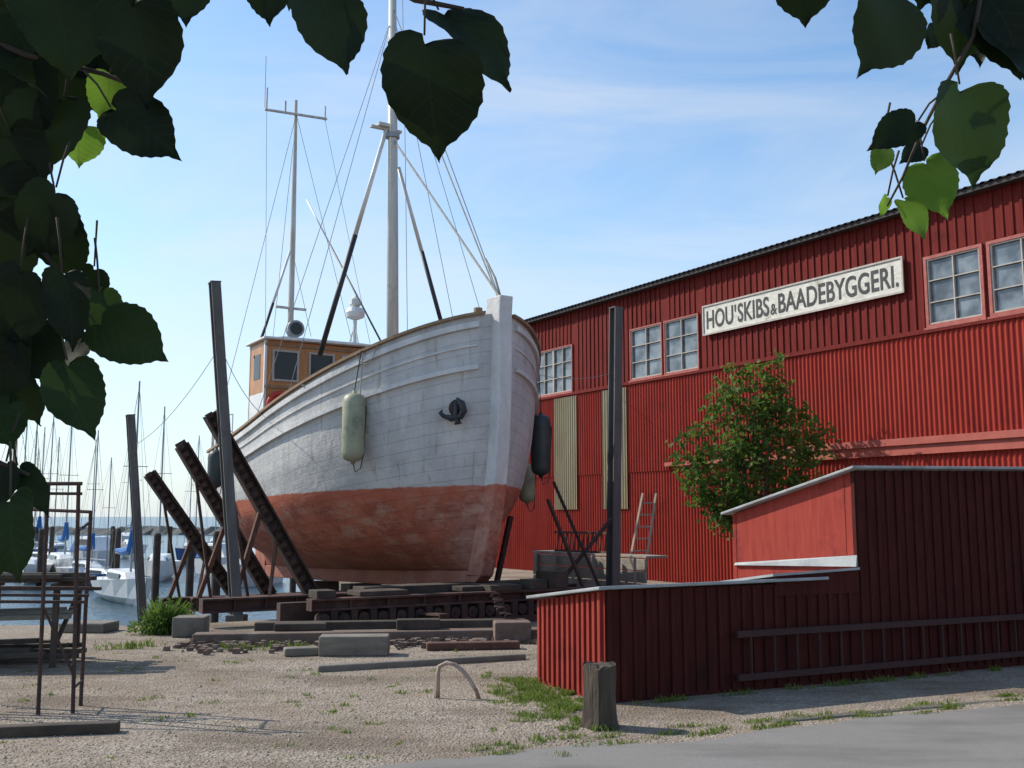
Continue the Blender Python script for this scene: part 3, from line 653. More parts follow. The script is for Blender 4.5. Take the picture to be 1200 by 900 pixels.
for a,b,w_ in (((1.95,20.3,1.65),(.75,19.4,.3),.06),):
    mb=MB(); mb.beam(a,b,w_,w_); o=mb.obj('post_strut','steel_rust'); top(o,'thin rusty diagonal strut propping the grey post','strut')
# plank staging
mb=MB()
for i in range(3):
    mb.beam(F(6.2,4.7,.20+.25*i),F(2.2,4.85,.20+.25*i),.06,.235)
for k in range(6):
    s=6.0-k*.74; mb.beam(F(s,4.64,0),F(s,4.64,.86),.09,.05)
mb.beam(F(6.3,5.0,.86),F(2.2,5.15,.86),.6,.05)
o=mb.obj('timber_staging','pale_timber',bevel=.01); top(o,'low pale weathered plank staging beside the shed','staging')
def grate(a,b,h,n,lab):
    mb=MB(); u=Vector((0,0,h))
    mb.beam(a,b,.05,.05); mb.beam(a+u,b+u,.05,.05)
    for i in range(n): p=a.lerp(b,(i+.5)/n); mb.beam(p,p+u+(b-a)*.5/n,.03,.03)
    o=mb.obj('steel_grating','rust_bright'); top(o,lab,'grating','gratings on the staging')
grate(F(5.6,4.9,.91),F(3.4,5.0,.91),.42,14,'low rusty steel grating standing on the plank staging')
mb=MB(); a=Vector((2.45,22.3,.3)); b=Vector((2.95,23.2,2.2)); off=Vector((.38,.05,0))
mb.beam(a,b,.045,.07); mb.beam(a+off,b+off*.8,.045,.07)
for i in range(7): p=a.lerp(b,(i+.5)/7.3); mb.cyl(p,p+off*(1-.2*(i/7)),.018,seg=6)
o=mb.obj('leaning_ladder','ladder_wood'); top(o,'short pale wooden ladder leaning by the plank staging','ladder')
mb=MB()
base=F(-.2,6.6,0); 
for dx in (0,.6):
    for dy in (0,.5): mb.cyl(base+Vector((dx,dy,0)),base+Vector((dx,dy,1.75)),.02,seg=6)
for z in (.6,1.2,1.7):
    mb.cyl(base+Vector((0,0,z)),base+Vector((.6,0,z)),.02,seg=6); mb.cyl(base+Vector((0,.5,z)),base+Vector((.6,.5,z)),.02,seg=6)
mb.cyl(base+Vector((0,0,1.7)),base+Vector((.0,.5,1.7)),.02,seg=6); mb.cyl(base+Vector((0,0,.6)),base+Vector((.6,0,1.7)),.02,seg=6)
o=mb.obj('rusty_frame','steel_rust'); top(o,'small rusty tube frame standing by the shed wall','frame')

def sill(a,b,w,h,z,label,mat='concrete',name='concrete_sill',cat='concrete sill'):
    mb=MB(); A=Vector((*a,z));B=Vector((*b,z)); mb.beam((0,0,0),B-A,w,h); o=mb.obj(name,mat,loc=A,bevel=.02); top(o,label,cat)
sill((-4.25,14.0),(.45,14.65),.30,.24,.03,'long rust stained concrete sill across the head of the slip','concrete_rusty')
sill((-2.15,11.6),(.15,12.6),.12,.12,.01,'narrow weathered concrete strip lying on the gravel')
sill((-3.6,14.65),(.2,15.15),.2,.22,.12,'long dark timber sleeper across the slip head','dark_timber','timber_sleeper','timber')
def block(c,sz,rot,mat,label,name='timber_block',cat='timber block'):
    mb=MB(); x,y,z=sz; mb.box((-x/2,-y/2,0),(x/2,y/2,z)); o=mb.obj(name,mat,loc=c,rotz=rot,bevel=.02); top(o,label,cat,'blocks lying at the slip head')
block((-1.95,13.0,0),(.85,.32,.24),.06,'timber','thick grey timber block on the gravel')
block((-2.6,12.95,0),(.42,.22,.10),.3,'timber','small grey timber offcut on the gravel')
block((-4.6,15.0,0),(.45,.4,.28),.1,'concrete','rough concrete block among weeds','concrete_block')
block((-6.3,15.6,0),(.7,.5,.14),-.1,'concrete','flat concrete slab near the quay edge','concrete_block')
block((-.5,13.5,0),(1.2,.16,.10),.14,'rust_bright','rusty red steel beam lying by the slip','steel_beam','beam')
block((-.0,14.3,.0),(.5,.35,.28),.1,'concrete_rusty','rust stained concrete block at the slip head','concrete_block')
block((-2.9,14.35,.15),(.7,.2,.10),.15,'dark_timber','dark timber resting on the concrete sill')
block((-1.3,14.5,.15),(.6,.2,.14),.12,'dark_timber','dark timber resting on the concrete sill')
# rubble
rg=random.Random(21); mb=MB()
for i in range(700):
    t=rg.random(); x=-4.3+4.9*t+rg.uniform(-.2,.2); y=13.8+.75*t+rg.gauss(0,.34)
    r=rg.uniform(.012,.06); vs=[]
    for dx,dy,dz in ((-1,-1,-1),(1,-1,-1),(1,1,-1),(-1,1,-1),(-1,-1,1),(1,-1,1),(1,1,1),(-1,1,1)): vs.append((x+dx*r*rg.uniform(.5,1.1),y+dy*r*rg.uniform(.5,1.1),.01+r*.4+dz*r*rg.uniform(.4,.8)))
    mb.hexa(vs)
o=mb.obj('rubble','concrete_rusty'); o['kind']='stuff'; o['label']='broken stones and rubble heaped along the slip head'; o['category']='rubble'
mb=MB()
for i in range(22):
    c=Vector((-.3+.035*i+.03*math.sin(i),15.4-.045*i,.55*max(0,1-i/14)**1.3+.04)); a=i*math.pi/2
    ring=[]
    for k in range(10):
        t=2*math.pi*k/10; ring.append(c+Vector((.07*math.cos(t),.035*math.sin(t)*math.cos(a),.035*math.sin(t)*math.sin(a)))) 
    mb.tube(ring,.012,5,closed=True)
o=mb.obj('iron_chain','steel_rust'); top(o,'rusty iron chain draped from the carriage to the ground','chain')
mb=MB(); pts=[(-.70,9.95,0),(-.70,9.95,.22),(-.69,9.95,.29),(-.62,9.95,.325),(-.54,9.94,.31),(-.46,9.93,.25),(-.39,9.92,.16),(-.33,9.9,.06),(-.31,9.9,0)]
mb.tube(pts,.020,8); o=mb.obj('pipe_hoop','pipe',smooth=True); top(o,'bent rusty white steel pipe hoop sticking out of gravel','pipe')
mb=MB(); seg=18; vs=[];fs=[]
rr=[1+R(-.12,.12) for _ in range(seg)]
lv=[(.155,0),(.14,.08),(.13,.25),(.132,.42),(.135,.49),(.12,.505),(.06,.50)]
for i,(r,z) in enumerate(lv):
    for k in range(seg):
        a=2*math.pi*k/seg; q=r*(rr[k] if i<6 else 1)*(1+R(-.04,.04)); vs.append((q*math.cos(a),q*math.sin(a),z+(R(-.03,.02) if 3<i<6 else 0)))
for i in range(len(lv)-1):
    for k in range(seg): fs.append((i*seg+k,i*seg+(k+1)%seg,(i+1)*seg+(k+1)%seg,(i+1)*seg+k))
fs.append(tuple((len(lv)-1)*seg+k for k in range(seg))); mb.add(vs,fs)
o=mb.obj('wooden_stump','stump',loc=(.72,8.62,0)); top(o,'weathered round timber stump beside the low shed corner','stump')
mb=MB(); mb.beam((-4.9,8.05,.04),(-3.12,8.42,.04),.12,.09); o=mb.obj('timber_baulk','dark_timber',bevel=.015); top(o,'dark old timber baulk lying on gravel','timber')

# ------------------------------------------------------------ racks
RK=empty('steel_rack',(-3.82,9.2,0),math.radians(174)); top(RK,'tall rusty thin steel rack frame standing on gravel','rack')
mb=MB()
for x,y,h,dx in ((0,0,2.0,.06),(.12,-.35,1.75,.0),(.26,.1,1.98,.03),(1.7,0,2.0,0),(1.7,-.5,2.0,0)):
    mb.cyl((x,y,0),(x+dx,y,h),.018,.018,6)
mb.cyl((.03,0,1.99),(1.75,0,1.99),.018,seg=6); mb.cyl((.0,0,1.60),(.12,-.35,1.65),.014,seg=6); mb.cyl((.12,-.35,1.74),(1.75,-.5,1.8),.016,seg=6)
mb.cyl((0.02,0,1.9),(.28,.1,1.9),.014,seg=6); mb.cyl((0,0,.22),(.12,-.35,.22),.012,seg=6); mb.cyl((0,0,.3),(.26,.1,.9),.012,seg=6)
mb.obj('rack_frame','steel_rust',RK)
mb=MB()
for i,z in enumerate((.95,1.0,1.06)): mb.beam((-.04,-.08*i,z),(1.8,-.12*i-.05,z-.01),.035,.025)
mb.beam((-.0,-.38,1.04),(1.8,-.45,1.02),.035,.03); mb.obj('rack_shelf','steel_rust',RK)
TR=empty('timber_rack',(-5.6,12.3,0),math.radians(5)); top(TR,'low stack of dark planks resting on crude trestles','rack')
for x in (-1.6,-.6,.35):
    mb=MB()
    for y in (-.4,.4): mb.beam((x,y,0),(x+.05*y,y*.8,.9),.06,.06)
    mb.beam((x,-.5,.9),(x,.5,.9),.07,.07); mb.beam((x,-.4,.2),(x,.4,.8),.04,.04)
    mb.obj('trestle','dark_timber',TR)
mb=MB()
for i in range(14):
    y=-.45+.1*(i%10); z=.96+.055*(i//10); mb.beam((-2.2+R(-.2,.2),y,z+R(0,.02)),(.55+R(-.4,.2),y+R(-.05,.05),z+R(0,.03)),.085,.045)
mb.obj('planks','dark_timber',TR)
mb=MB()
for i in range(9): mb.beam((-2.2,-.5+.12*i,.06+.04*(i%4)+R(0,.03)),(.3+R(-.3,.3),-.5+.12*i,.06+.04*(i%4)+R(0,.1)),.11,.05)
mb.obj('planks','dark_timber',TR)
mb=MB()
for i in range(4): mb.beam((-2.1,-.3+.15*i,.5+R(0,.05)),(.35+R(-.1,.2),-.3+.15*i,.55+R(0,.05)),.1,.05)
mb.obj('planks','timber',TR)

# ------------------------------------------------------------ harbour boats
def sailboat(hmat,cover):
    e=empty('sailing_boat'); S_=[0,.06,.15,.3,.5,.7,.85,1]; Wd=[0.02,.20,.45,.78,1.0,1.0,.9,.68]
    mb=MB(); vs=[];fs=[];Lh=7.4;Bm=1.1
    for s,w in zip(S_,Wd):
        x=3.6-s*Lh; sh=.85+.30*(1-s)**2
        vs+=[(x+.0,-w*Bm,sh),(x-.35*(1-s),-w*Bm*.80,.3),(x-.7*(1-s),-w*Bm*.3,-.15),(x-.7*(1-s),w*Bm*.3,-.15),(x-.35*(1-s),w*Bm*.80,.3),(x,w*Bm,sh)]
    n=len(S_)
    for i in range(n-1):
        for k in range(5): fs.append((6*i+k,6*i+k+1,6*i+7+k,6*i+6+k))
        fs.append((6*i+5,6*i,6*i+6,6*i+11))
    fs.append((0,1,2,3,4,5)); fs.append(tuple(6*(n-1)+k for k in range(6))[::-1]); mb.add(vs,fs)
    mb.obj('hull',hmat,e,smooth=False)
    mb=MB(); mb.hexa([(-1.2,-.68,.85),(1.8,-.42,.95),(1.8,.42,.95),(-1.2,.68,.85),(-1.2,-.52,1.32),(1.0,-.32,1.25),(1.0,.32,1.25),(-1.2,.52,1.32)]); mb.obj('cabin','gelcoat',e,bevel=.05)
    for sd in (-1,1):
        mb=MB(); mb.hexa([(-.9,sd*.66,1.0),(.9,sd*.49,1.0),(.9,sd*.52,1.0),(-.9,sd*.69,1.0),(-.9,sd*.58,1.2),(.8,sd*.43,1.18),(.8,sd*.46,1.18),(-.9,sd*.62,1.2)]); mb.obj('cabin_window','dglass',e)
    mb=MB(); mb.cyl((.7,0,1.1),(.7,0,9.2),.05,.035,8); mb.beam((.7,-.5,5.6),(.7,.5,5.6),.04,.03); mb.cyl((.7,0,1.9),(-2.4,0,1.95),.045,seg=8); mb.obj('mast','steel_grey',e)
    mb=MB()
    for a,b in (((.7,0,9.1),(3.55,0,1.15)),((.7,0,9.1),(-3.5,0,.9)),((.7,0,9.0),(.5,-1.05,.95)),((.7,0,9.0),(.5,1.05,.95))): mb.tube([a,b],.008,4)
    mb.obj('rigging','wire',e)
    if cover:
        mb=MB(); mb.tube([(.75,0,3.0),(.6,0,2.15),(-.6,0,2.05),(-2.4,0,2.05)],[.1,.2,.17,.08],8); mb.obj('sail_cover','blue_cover',e)
    return e
protoA=sailboat('gelcoat',True); protoB=sailboat('blue_hull',False); protoC=sailboat('gelcoat',False)
WZ=-1.3
def place(e,x,y,rz,sc,lab,first=False):
    c=e if first else copy_thing(e,'sailing_boat',(x,y,WZ),rz,(sc,sc,sc))
    c.location=(x,y,WZ); c.rotation_euler=(0,0,rz); c.scale=(sc,sc,sc); top(c,lab,'sailing boat','boats moored in the harbour'); return c
place(protoA,-13.7,37.0,math.radians(-58),.85,'small white sailing boat with blue sail cover moored near piles',True)
place(protoB,-30,62,math.radians(-20),1.0,'dark blue hulled sailing boat moored in the harbour',True)
place(protoC,-17,50,math.radians(-75),.9,'white sailing boat with bare mast moored in the harbour',True)
L1='white sailing boat with bare mast moored in the harbour'; L2='white sailing boat with blue sail cover moored in the harbour'; L3='dark blue hulled sailing boat moored in the harbour'
for e,x,y,a,s_,l in ((protoA,-22.5,52,-60,.9,L2),(protoC,-28.5,64,-85,1.0,L1),(protoA,-33,72,-60,1.0,L2),(protoC,-37,80,-80,1.1,L1),
    (protoB,-20.5,68,-100,.9,L3),(protoC,-36.5,98,-75,1.1,L1),(protoC,-16.5,60,-60,.85,L1),
    (protoC,-24,84,-80,.95,L1),(protoC,-50,108,-60,1.1,L1),(protoA,-27.5,75,-70,1.0,L2),
    (protoA,-19.2,47,-50,.75,L2),(protoC,-22.5,48.5,-70,.8,L1),(protoC,-34,84,-80,1.0,L1),(protoA,-23,74,-80,.85,L2),(protoB,-17.6,44.5,-40,.6,L3),(protoC,-25.5,57,-40,.8,L1)):
    place(e,x,y,math.radians(a),s_,l)
def cruiser():
    e=empty('motor_cruiser'); mb=MB()
    vs=[];fs=[]
    for s,w in ((0,.03),(.15,.6),(.4,1),(1,.95)):
        x=3.3-6.4*s; sh=1.1+.3*(1-s); vs+=[(x,-w*1.25,sh),(x-.5*(1-s),-w*.95,-.1),(x-.5*(1-s),w*.95,-.1),(x,w*1.25,sh)]
    for i in range(3):
        for k in range(3): fs.append((4*i+k,4*i+k+1,4*i+5+k,4*i+4+k))
        fs.append((4*i+3,4*i,4*i+4,4*i+7))
    fs.append((12,15,14,13)); mb.add(vs,fs); mb.obj('hull','gelcoat',e)
    mb=MB(); mb.hexa([(-1.6,-.95,1.2),(1.4,-.75,1.3),(1.4,.75,1.3),(-1.6,.95,1.2),(-1.4,-.85,2.3),(.4,-.7,2.3),(.4,.7,2.3),(-1.4,.85,2.3)]); mb.obj('cabin','gelcoat',e,bevel=.06)
    for sd in (-1,1):
        mb=MB(); mb.hexa([(-1.3,sd*.93,1.7),(.8,sd*.80,1.7),(.8,sd*.75,1.7),(-1.3,sd*.88,1.7),(-1.25,sd*.91,2.1),(.5,sd*.78,2.1),(.5,sd*.74,2.1),(-1.25,sd*.86,2.1)]); mb.obj('cabin_window','dglass',e)
    mb=MB(); mb.hexa([(-3.0,-1.1,1.15),(-1.5,-.97,1.25),(-1.5,.97,1.25),(-3.0,1.1,1.15),(-2.8,-.8,2.0),(-1.61,-.8,2.35),(-1.61,.8,2.35),(-2.8,.8,2.0)]); mb.obj('canopy','blue_cover',e,bevel=.05); return e
cr=cruiser(); cr.location=(-24.0,60,WZ); cr.rotation_euler=(0,0,math.radians(-50)); cr.scale=(.8,.8,.8); top(cr,'white motor cruiser with blue canopy moored in the harbour','motor boat','boats moored in the harbour')
for x,y,a in ((-11.6,46,-100),(-31,66,-60),(-14.9,54,-50)):
    c=copy_thing(cr,'motor_cruiser',(x,y,WZ),math.radians(a),(.7,.7,.7)); top(c,'white motor cruiser with blue canopy moored in the harbour','motor boat','boats moored in the harbour')
e=empty('wooden_ship',(-36,74,WZ),math.radians(-60)); top(e,'brown wooden ship with tall varnished mast in the harbour','boat')
mb=MB(); vs=[];fs=[]
for s,w in ((0,.05),(.15,.7),(.4,1),(.8,.9),(1,.6)):
    x=6-12*s; sh=1.7+.8*(1-s)**2; vs+=[(x,-w*2,sh),(x,-w*1.3,-.2),(x,w*1.3,-.2),(x,w*2,sh)]
for i in range(4):
    for k in range(3): fs.append((4*i+k,4*i+k+1,4*i+5+k,4*i+4+k))
    fs.append((4*i+3,4*i,4*i+4,4*i+7))
mb.add(vs,fs); mb.obj('hull','dark_timber',e)
mb=MB(); mb.cyl((1,0,1),(1,0,11),.16,.1); mb.cyl((1,0,3),(-4,0,3.2),.09); mb.obj('mast','rail_wood',e)
mb=MB()
for a,b in (((1,0,10.8),(6.5,0,2.4)),((1,0,10.8),(.6,-1.9,1.9)),((1,0,10.8),(.6,1.9,1.9)),((1,0,10.5),(-6,0,1.8))): mb.tube([a,b],.02,4)
mb.obj('rigging','black',e)
mb=MB(); mb.lathe((0,0,-2),[(.12,0),(.12,3.1),(.09,3.16)],10); proto=mb.obj('mooring_pile','dark_timber',loc=(-11.3,33,0)); top(proto,'round dark timber mooring pile standing in water','mooring pile','mooring piles in the harbour')
for x,y,h in ((-9.6,31,1.05),(-10.2,36,1),(-15.6,41,1),(-17.5,46,1),(-20,44,1),(-21,50,1),(-24,54,1),(-8.4,29.5,1.1),(-9.1,34,1),(-8.0,38,1),(-27,60,1),(-18.5,56,1),(-14,53,1),(-16.5,43,1),(-22,57,1)):
    c=proto.copy(); COL.objects.link(c); c.location=(x,y,0); c.scale=(1,1,h); top(c,'round dark timber mooring pile standing in water','mooring pile','mooring piles in the harbour')
mb=MB(); mb.box((-45,43.2,-1.0),(-19.5,44.6,-.75)); o=mb.obj('pontoon','timber'); top(o,'narrow timber pontoon for moored boats','pontoon')
mb=MB(); vs=[];fs=[]
N=160
for i in range(N+1):
    x=-190+i*1.15; h=1.0+R(-.25,.35); vs+=[(x,168+R(-1,1),-1.4),(x,171+R(-1,1),-1.3+h*1.1),(x,175,-1.3+h*1.0),(x,180,-1.4)]
for i in range(N):
    for k in range(3): fs.append((4*i+k,4*i+4+k,4*i+5+k,4*i+1+k))
mb.add(vs,fs); o=mb.obj('breakwater','rock'); top(o,'low stone breakwater closing the harbour','breakwater')

# ------------------------------------------------------------ foliage helper
def add_leaf(mb,p,L,W,rng):
    d=Vector((rng.gauss(0,1),rng.gauss(0,1),rng.gauss(-.2,.8))).normalized(); nrm=d.orthogonal(); nrm.rotate(Matrix.Rotation(rng.uniform(0,6.28),3,d)); nrm.normalize()
    if nrm.z<0: nrm=-nrm
    x=d.cross(nrm)
    p=Vector(p); mb.add([p,p+d*L*.45+x*W*.5+nrm*W*.12,p+d*L,p+d*L*.45-x*W*.5+nrm*W*.12],[(0,1,2),(0,2,3)])
TRp=Vector((5.12,21.9,0)); T=empty('small_tree',TRp); top(T,'small leafy green tree growing against the red shed wall','tree')
rng=random.Random(9)
mb=MB()
stems=[((-.1,0,0),(-.25,0,1.2),(-.6,-.2,2.3)),((0,0,0),(.05,.1,1.6),(.1,0,3.2)),((.1,0,0),(.25,0,1.5),(.6,.1,2.7)),((0,.1,0),(-.1,-.1,1.8),(-.2,.1,3.4)),((0,0,0),(.15,-.2,1.4),(.3,-.3,3.2))]
branches=[]
for st_ in stems: mb.tube(st_,[.045,.035,.02],7)
outer=[(-1.45,0,3.25),(-1.55,.1,2.9),(-1.35,-.2,2.5),(-1.05,0,2.1),(-.85,0,1.75),(-1.2,0,3.6),(-.85,.1,4.1),(-.55,-.2,4.5),(-.2,.1,4.85),(.2,.1,4.8),(.55,-.1,5.0),(.8,.1,4.5),(.95,0,4.15),(1.25,.1,3.8),(1.5,-.1,3.6),(1.55,.1,3.3),(1.2,-.2,2.95),(.85,0,2.6),(-.4,-.4,2.2),(.2,-.5,3.0),(-.6,-.5,3.2),(.7,-.5,3.3),(0,-.4,3.9),(-.7,-.4,2.6),(.45,.4,3.6),(-.3,.4,3.2),(.5,-.4,4.2)]
for o_ in outer:
    o_=Vector(o_); a=Vector((o_.x*.15,o_.y*.2,max(1.2,o_.z-1.6))); m_=(a+o_)/2+Vector((0,0,.22)); pts=[]
    for i in range(7):
        t=i/6; pts.append(a*(1-t)**2+m_*2*t*(1-t)+o_*t*t)
    mb.tube(pts,[.018-.0024*i for i in range(7)],5); branches.append(pts)
mb.obj('trunk','bark',T)
mb=MB()
for pts in branches:
    for i in range(rng.randint(18,36)):
        t=rng.random()**.55; f=t*6; k=min(5,int(f)); p=pts[k].lerp(pts[k+1],f-k)
        sp=.08+.26*(1-abs(t-.65)); c=p+Vector((rng.gauss(0,1),rng.gauss(0,.9),rng.gauss(0,.75)))*sp*.6
        for j in range(rng.randint(5,11)):
            v=Vector((rng.gauss(0,1),rng.gauss(0,1),rng.gauss(-.2,.8)))*.08; L=rng.uniform(.09,.17); add_leaf(mb,c+v,L,L*.66,rng)
mb.obj('crown','leaf_tree',T)
rng=random.Random(11)
def blades(mb,cx,cy,rx,ry,n,h,rot=0,z=0):
    for k in range(n):
        a=rng.uniform(0,6.283); r=math.sqrt(rng.random())*(.8+.3*math.sin(a*3+cx)); x=cx+rx*r*math.cos(a)*math.cos(rot)-ry*r*math.sin(a)*math.sin(rot); y=cy+rx*r*math.cos(a)*math.sin(rot)+ry*r*math.sin(a)*math.cos(rot)
        hh=h*rng.uniform(.4,1.1)*(1.15-r*.6); b=rng.uniform(0,6.283); dx,dy=math.cos(b),math.sin(b); l=rng.uniform(.2,.8)*hh; w=rng.uniform(.003,.007)
        mb.add([(x-dy*w,y+dx*w,z),(x+dy*w,y-dx*w,z),(x+dx*l*.4+dy*w*.7,y+dy*l*.4-dx*w*.7,z+hh*.6),(x+dx*l,y+dy*l,z+hh)],[(0,1,2),(0,2,3)])
mb=MB()
for i in range(60):
    f=rng.random(); cx=.08+.47*f+rng.gauss(0,.2); cy=11.0-2.3*f+rng.gauss(0,.28)
    blades(mb,cx,cy,rng.uniform(.05,.2),rng.uniform(.05,.22),rng.randint(30,160),rng.uniform(.02,.07))
blades(mb,.15,10.7,.22,.4,300,.09); blades(mb,.45,9.4,.25,.35,400,.07)
for i in range(110):
    cx=rng.uniform(-5.5,.5); cy=rng.uniform(7.4,14.5); blades(mb,cx,cy,rng.uniform(.03,.16),rng.uniform(.03,.12),rng.randint(6,34),rng.uniform(.015,.045))
for i in range(34):
    t=rng.uniform(0,8); cx=.857+.9*t+.44*.15;cy=9.65+.44*t-.9*.15; blades(mb,cx,cy,.15,.06,rng.randint(10,40),.07,.45)
for i in range(90):
    t=rng.uniform(.5,9); q=o0+rd*t-rn*rng.uniform(.0,.38); blades(mb,q.x,q.y,.18,.05,rng.randint(15,60),.045,.41)
for i in range(14): blades(mb,-4.2+rng.uniform(-1,1.5),13.6+rng.uniform(-.2,.3),.3,.1,40,.11)
o=mb.obj('grass','grass'); o['kind']='stuff'; o['label']='patchy low grass and weeds growing through the gravel'; o['category']='grass'
mb=MB()
def weed(x,y,r,h,n):
    for k in range(n):
        a=rng.uniform(0,6.283); q=r*math.sqrt(rng.random()); add_leaf(mb,(x+q*math.cos(a),y+q*math.sin(a),rng.uniform(.02,h)*(1.1-q/r*.7)),rng.uniform(.05,.10),rng.uniform(.02,.035),rng)
weed(-5.1,15.3,.30,.60,700); weed(-4.85,15.6,.22,.45,300); weed(-5.4,15.2,.18,.3,160)
blades(mb,-5.1,15.3,.3,.25,260,.5)
o=mb.obj('weed_clump','leaf_tree'); top(o,'bushy green weeds growing at the quay edge','weeds')
mb=MB()
for i in range(8000):
    y=7.0+7.5*rng.random()**1.6; x=rng.uniform(-.52,.10)*y if rng.random()<.8 else rng.uniform(.0,.5)*y
    q=(Vector((x,y))-o0).dot(rn)
    if q>-.12: continue
    r=rng.uniform(.004,.012)*(1 if rng.random()<.96 else 2.0); a=rng.uniform(0,3); ca,sa=math.cos(a)*r,math.sin(a)*r
    mb.add([(x+ca,y+sa,.002),(x-sa,y+ca*.8,.002),(x-ca*.9,y-sa,.002),(x+sa,y-ca*.8,.002),(x+ca*.2,y+sa*.2,r*.9)],[(0,1,4),(1,2,4),(2,3,4),(3,0,4)])
o=mb.obj('loose_gravel','stone'); o['kind']='stuff'; o['label']='loose pebbles scattered over the yard'; o['category']='gravel'

# ------------------------------------------------------------ linden tree over the viewpoint
LT=empty('linden_tree',(-2.6,-.7,0)); top(LT,'linden tree with broad heart shaped leaves overhanging the yard','tree')
LO=Vector((-2.6,-.7,0))
prof=[(0.03,.03),(-.01,.16),(.0,.28),(.05,.37),(.13,.44),(.26,.485),(.40,.495),(.54,.465),(.66,.405),(.77,.315),(.86,.20),(.93,.085),(1.06,0)]
crown=MB(); twigs=MB(); CUV=[]
def big_leaf(mb,base,tip,nrm,wscale=1.0,hi=True,rng=rng,mi=0,asym=.0):
    base=Vector(base);tip=Vector(tip);d=tip-base;L=d.length;d/=L;nrm=Vector(nrm);nrm=(nrm-d*nrm.dot(d)).normalized(); x=d.cross(nrm)
    pr=[]
    if hi:
        for i in range(len(prof)-1):
            (t0,w0),(t1,w1)=prof[i],prof[i+1]
            for k in range(3):
                f=k/3; w=w0+(w1-w0)*f; t=t0+(t1-t0)*f
                if 0<i: w+= (.017 if k==1 else (-.005 if k==2 else .0))*(1 if w>.1 else .4)
                pr.append((t,w))
        pr.append(prof[-1])
    else: pr=[prof[i] for i in (0,2,4,7,9,12)]
    vs=[];fs=[]; fold=rng.uniform(.03,.30); bend=rng.uniform(-.1,.35); wav=rng.uniform(0,6); side=rng.uniform(-.08,.08)
    for t,w in pr:
        tm=max(0,min(1.05,t+ (0.08 if t<.2 else 0)*(1-t/.2)))
        for k,f in ((0,-1),(1,-.5),(2,0),(3,.5),(4,1)):
            tt=tm+(t-tm)*abs(f)+asym*f*(1-max(0,t))*.5; a=abs(f)*w*wscale; wl=w*wscale*(1+asym*f)
            z=fold*a+(-bend*tt*tt)+.04*math.sin(wav+tt*8+f*3)*abs(f)
            vs.append(base+d*(tt*L)+x*((f*wl+side*math.sin(math.pi*max(0,min(1,tt))))*L)+nrm*(z*L)); CUV.append((f*w,t))
    for i in range(len(pr)-1):
        for k in range(4): fs.append((5*i+k,5*i+k+1,5*i+6+k,5*i+5+k))
    mb.add([v-LO for v in vs],fs,mi)
# bearing (x per metre ahead), rise (per metre ahead), distance, length per metre, pointing angle, width factor, lit or shaded leaf colour
LV=[(-.47,.50,.95,.105,-75,1,0),(-.50,.43,1.0,.10,-100,1,0),(-.435,.535,1.05,.085,-60,1,0),(-.385,.475,.9,.112,-80,.88,0),(-.375,.388,.92,.095,-38,.68,0),(-.475,.39,1.0,.085,-110,.95,0),
(-.44,.375,1.15,.05,-80,.9,1),(-.345,.54,1.0,.07,-80,.9,0),(-.49,.355,1.0,.075,-60,1,0),(-.51,.37,1.1,.09,-120,1,0),(-.255,.535,.95,.06,-80,.9,0),(-.185,.50,.9,.095,-70,.95,0),(-.225,.545,1.0,.045,-110,.8,0),
(-.085,.428,.85,.118,-86,.90,0),(-.040,.480,.9,.115,-50,.62,0),(-.39,.548,1.0,.065,-95,1,0),(-.43,.45,1.1,.085,-70,.9,0),(-.495,.525,1.2,.10,-90,1,0),(-.455,.555,1.0,.10,-80,.9,0),(-.415,.425,1.05,.055,-95,.8,1),(-.30,.557,1.0,.04,-60,.7,1),
(-.475,.295,.95,.075,-120,.9,0),(-.447,.27,1.0,.07,-75,.85,0),(-.495,.21,.95,.075,-100,.9,0),(-.443,.205,.92,.080,-80,.68,0),(-.378,.172,.95,.078,-28,.80,2),(-.405,.195,1.0,.06,-80,.7,2),(-.425,.117,.95,.080,-66,.75,2),(-.495,.14,1,.075,-110,.85,0),(-.478,.115,1.05,.055,-70,.8,0),(-.515,.27,1.0,.10,-90,.9,0),(-.51,.175,1.0,.075,-70,.9,0),(-.42,.225,1.1,.045,-100,.7,0),
(-.468,.028,1.0,.06,-50,.45,0),(-.485,-.018,.9,.080,-80,.9,2),(-.505,.02,1.0,.07,-110,.9,0),(-.51,-.04,1,.06,-80,.9,2),
(.385,.505,.9,.095,-105,.95,0),(.305,.545,1.0,.07,-90,1,0),(.35,.553,1.0,.05,-60,.9,0),(.47,.52,1.0,.10,-80,1,0),(.435,.49,1.05,.035,-120,.7,0),(.51,.475,1.0,.07,-60,1,0),(.468,.388,.92,.100,-75,1.0,2),(.392,.388,.95,.058,-150,.7,0),(.427,.333,1.0,.060,-80,.9,1),(.402,.297,1.0,.048,-75,.75,1),(.372,.358,1.0,.030,-110,.8,1),(.375,.31,1.05,.022,-110,.6,1),(.225,.56,1.0,.025,-90,1,0),(.52,.53,1.1,.09,-90,1,0),(.55,.42,1,.07,-100,1,0),(.405,.365,1.05,.035,-140,.7,0),(.505,.505,1.0,.10,-70,.95,0),
(-.455,.475,1.1,.08,-50,.9,0),(-.48,.46,1.15,.09,-80,.9,0),(-.50,.48,1.0,.1,-60,.9,0),(-.505,.315,1.0,.08,-50,.85,0),(-.465,.16,1.0,.065,-60,.8,0),(-.43,.16,1.05,.05,-110,.75,0),(-.50,.09,1.0,.06,-60,.8,2),(.49,.50,1.1,.07,-110,.9,0),(.455,.545,1.0,.06,-70,.9,0),(.425,.548,1.0,.06,-100,.9,0)]
rl=random.Random(5)
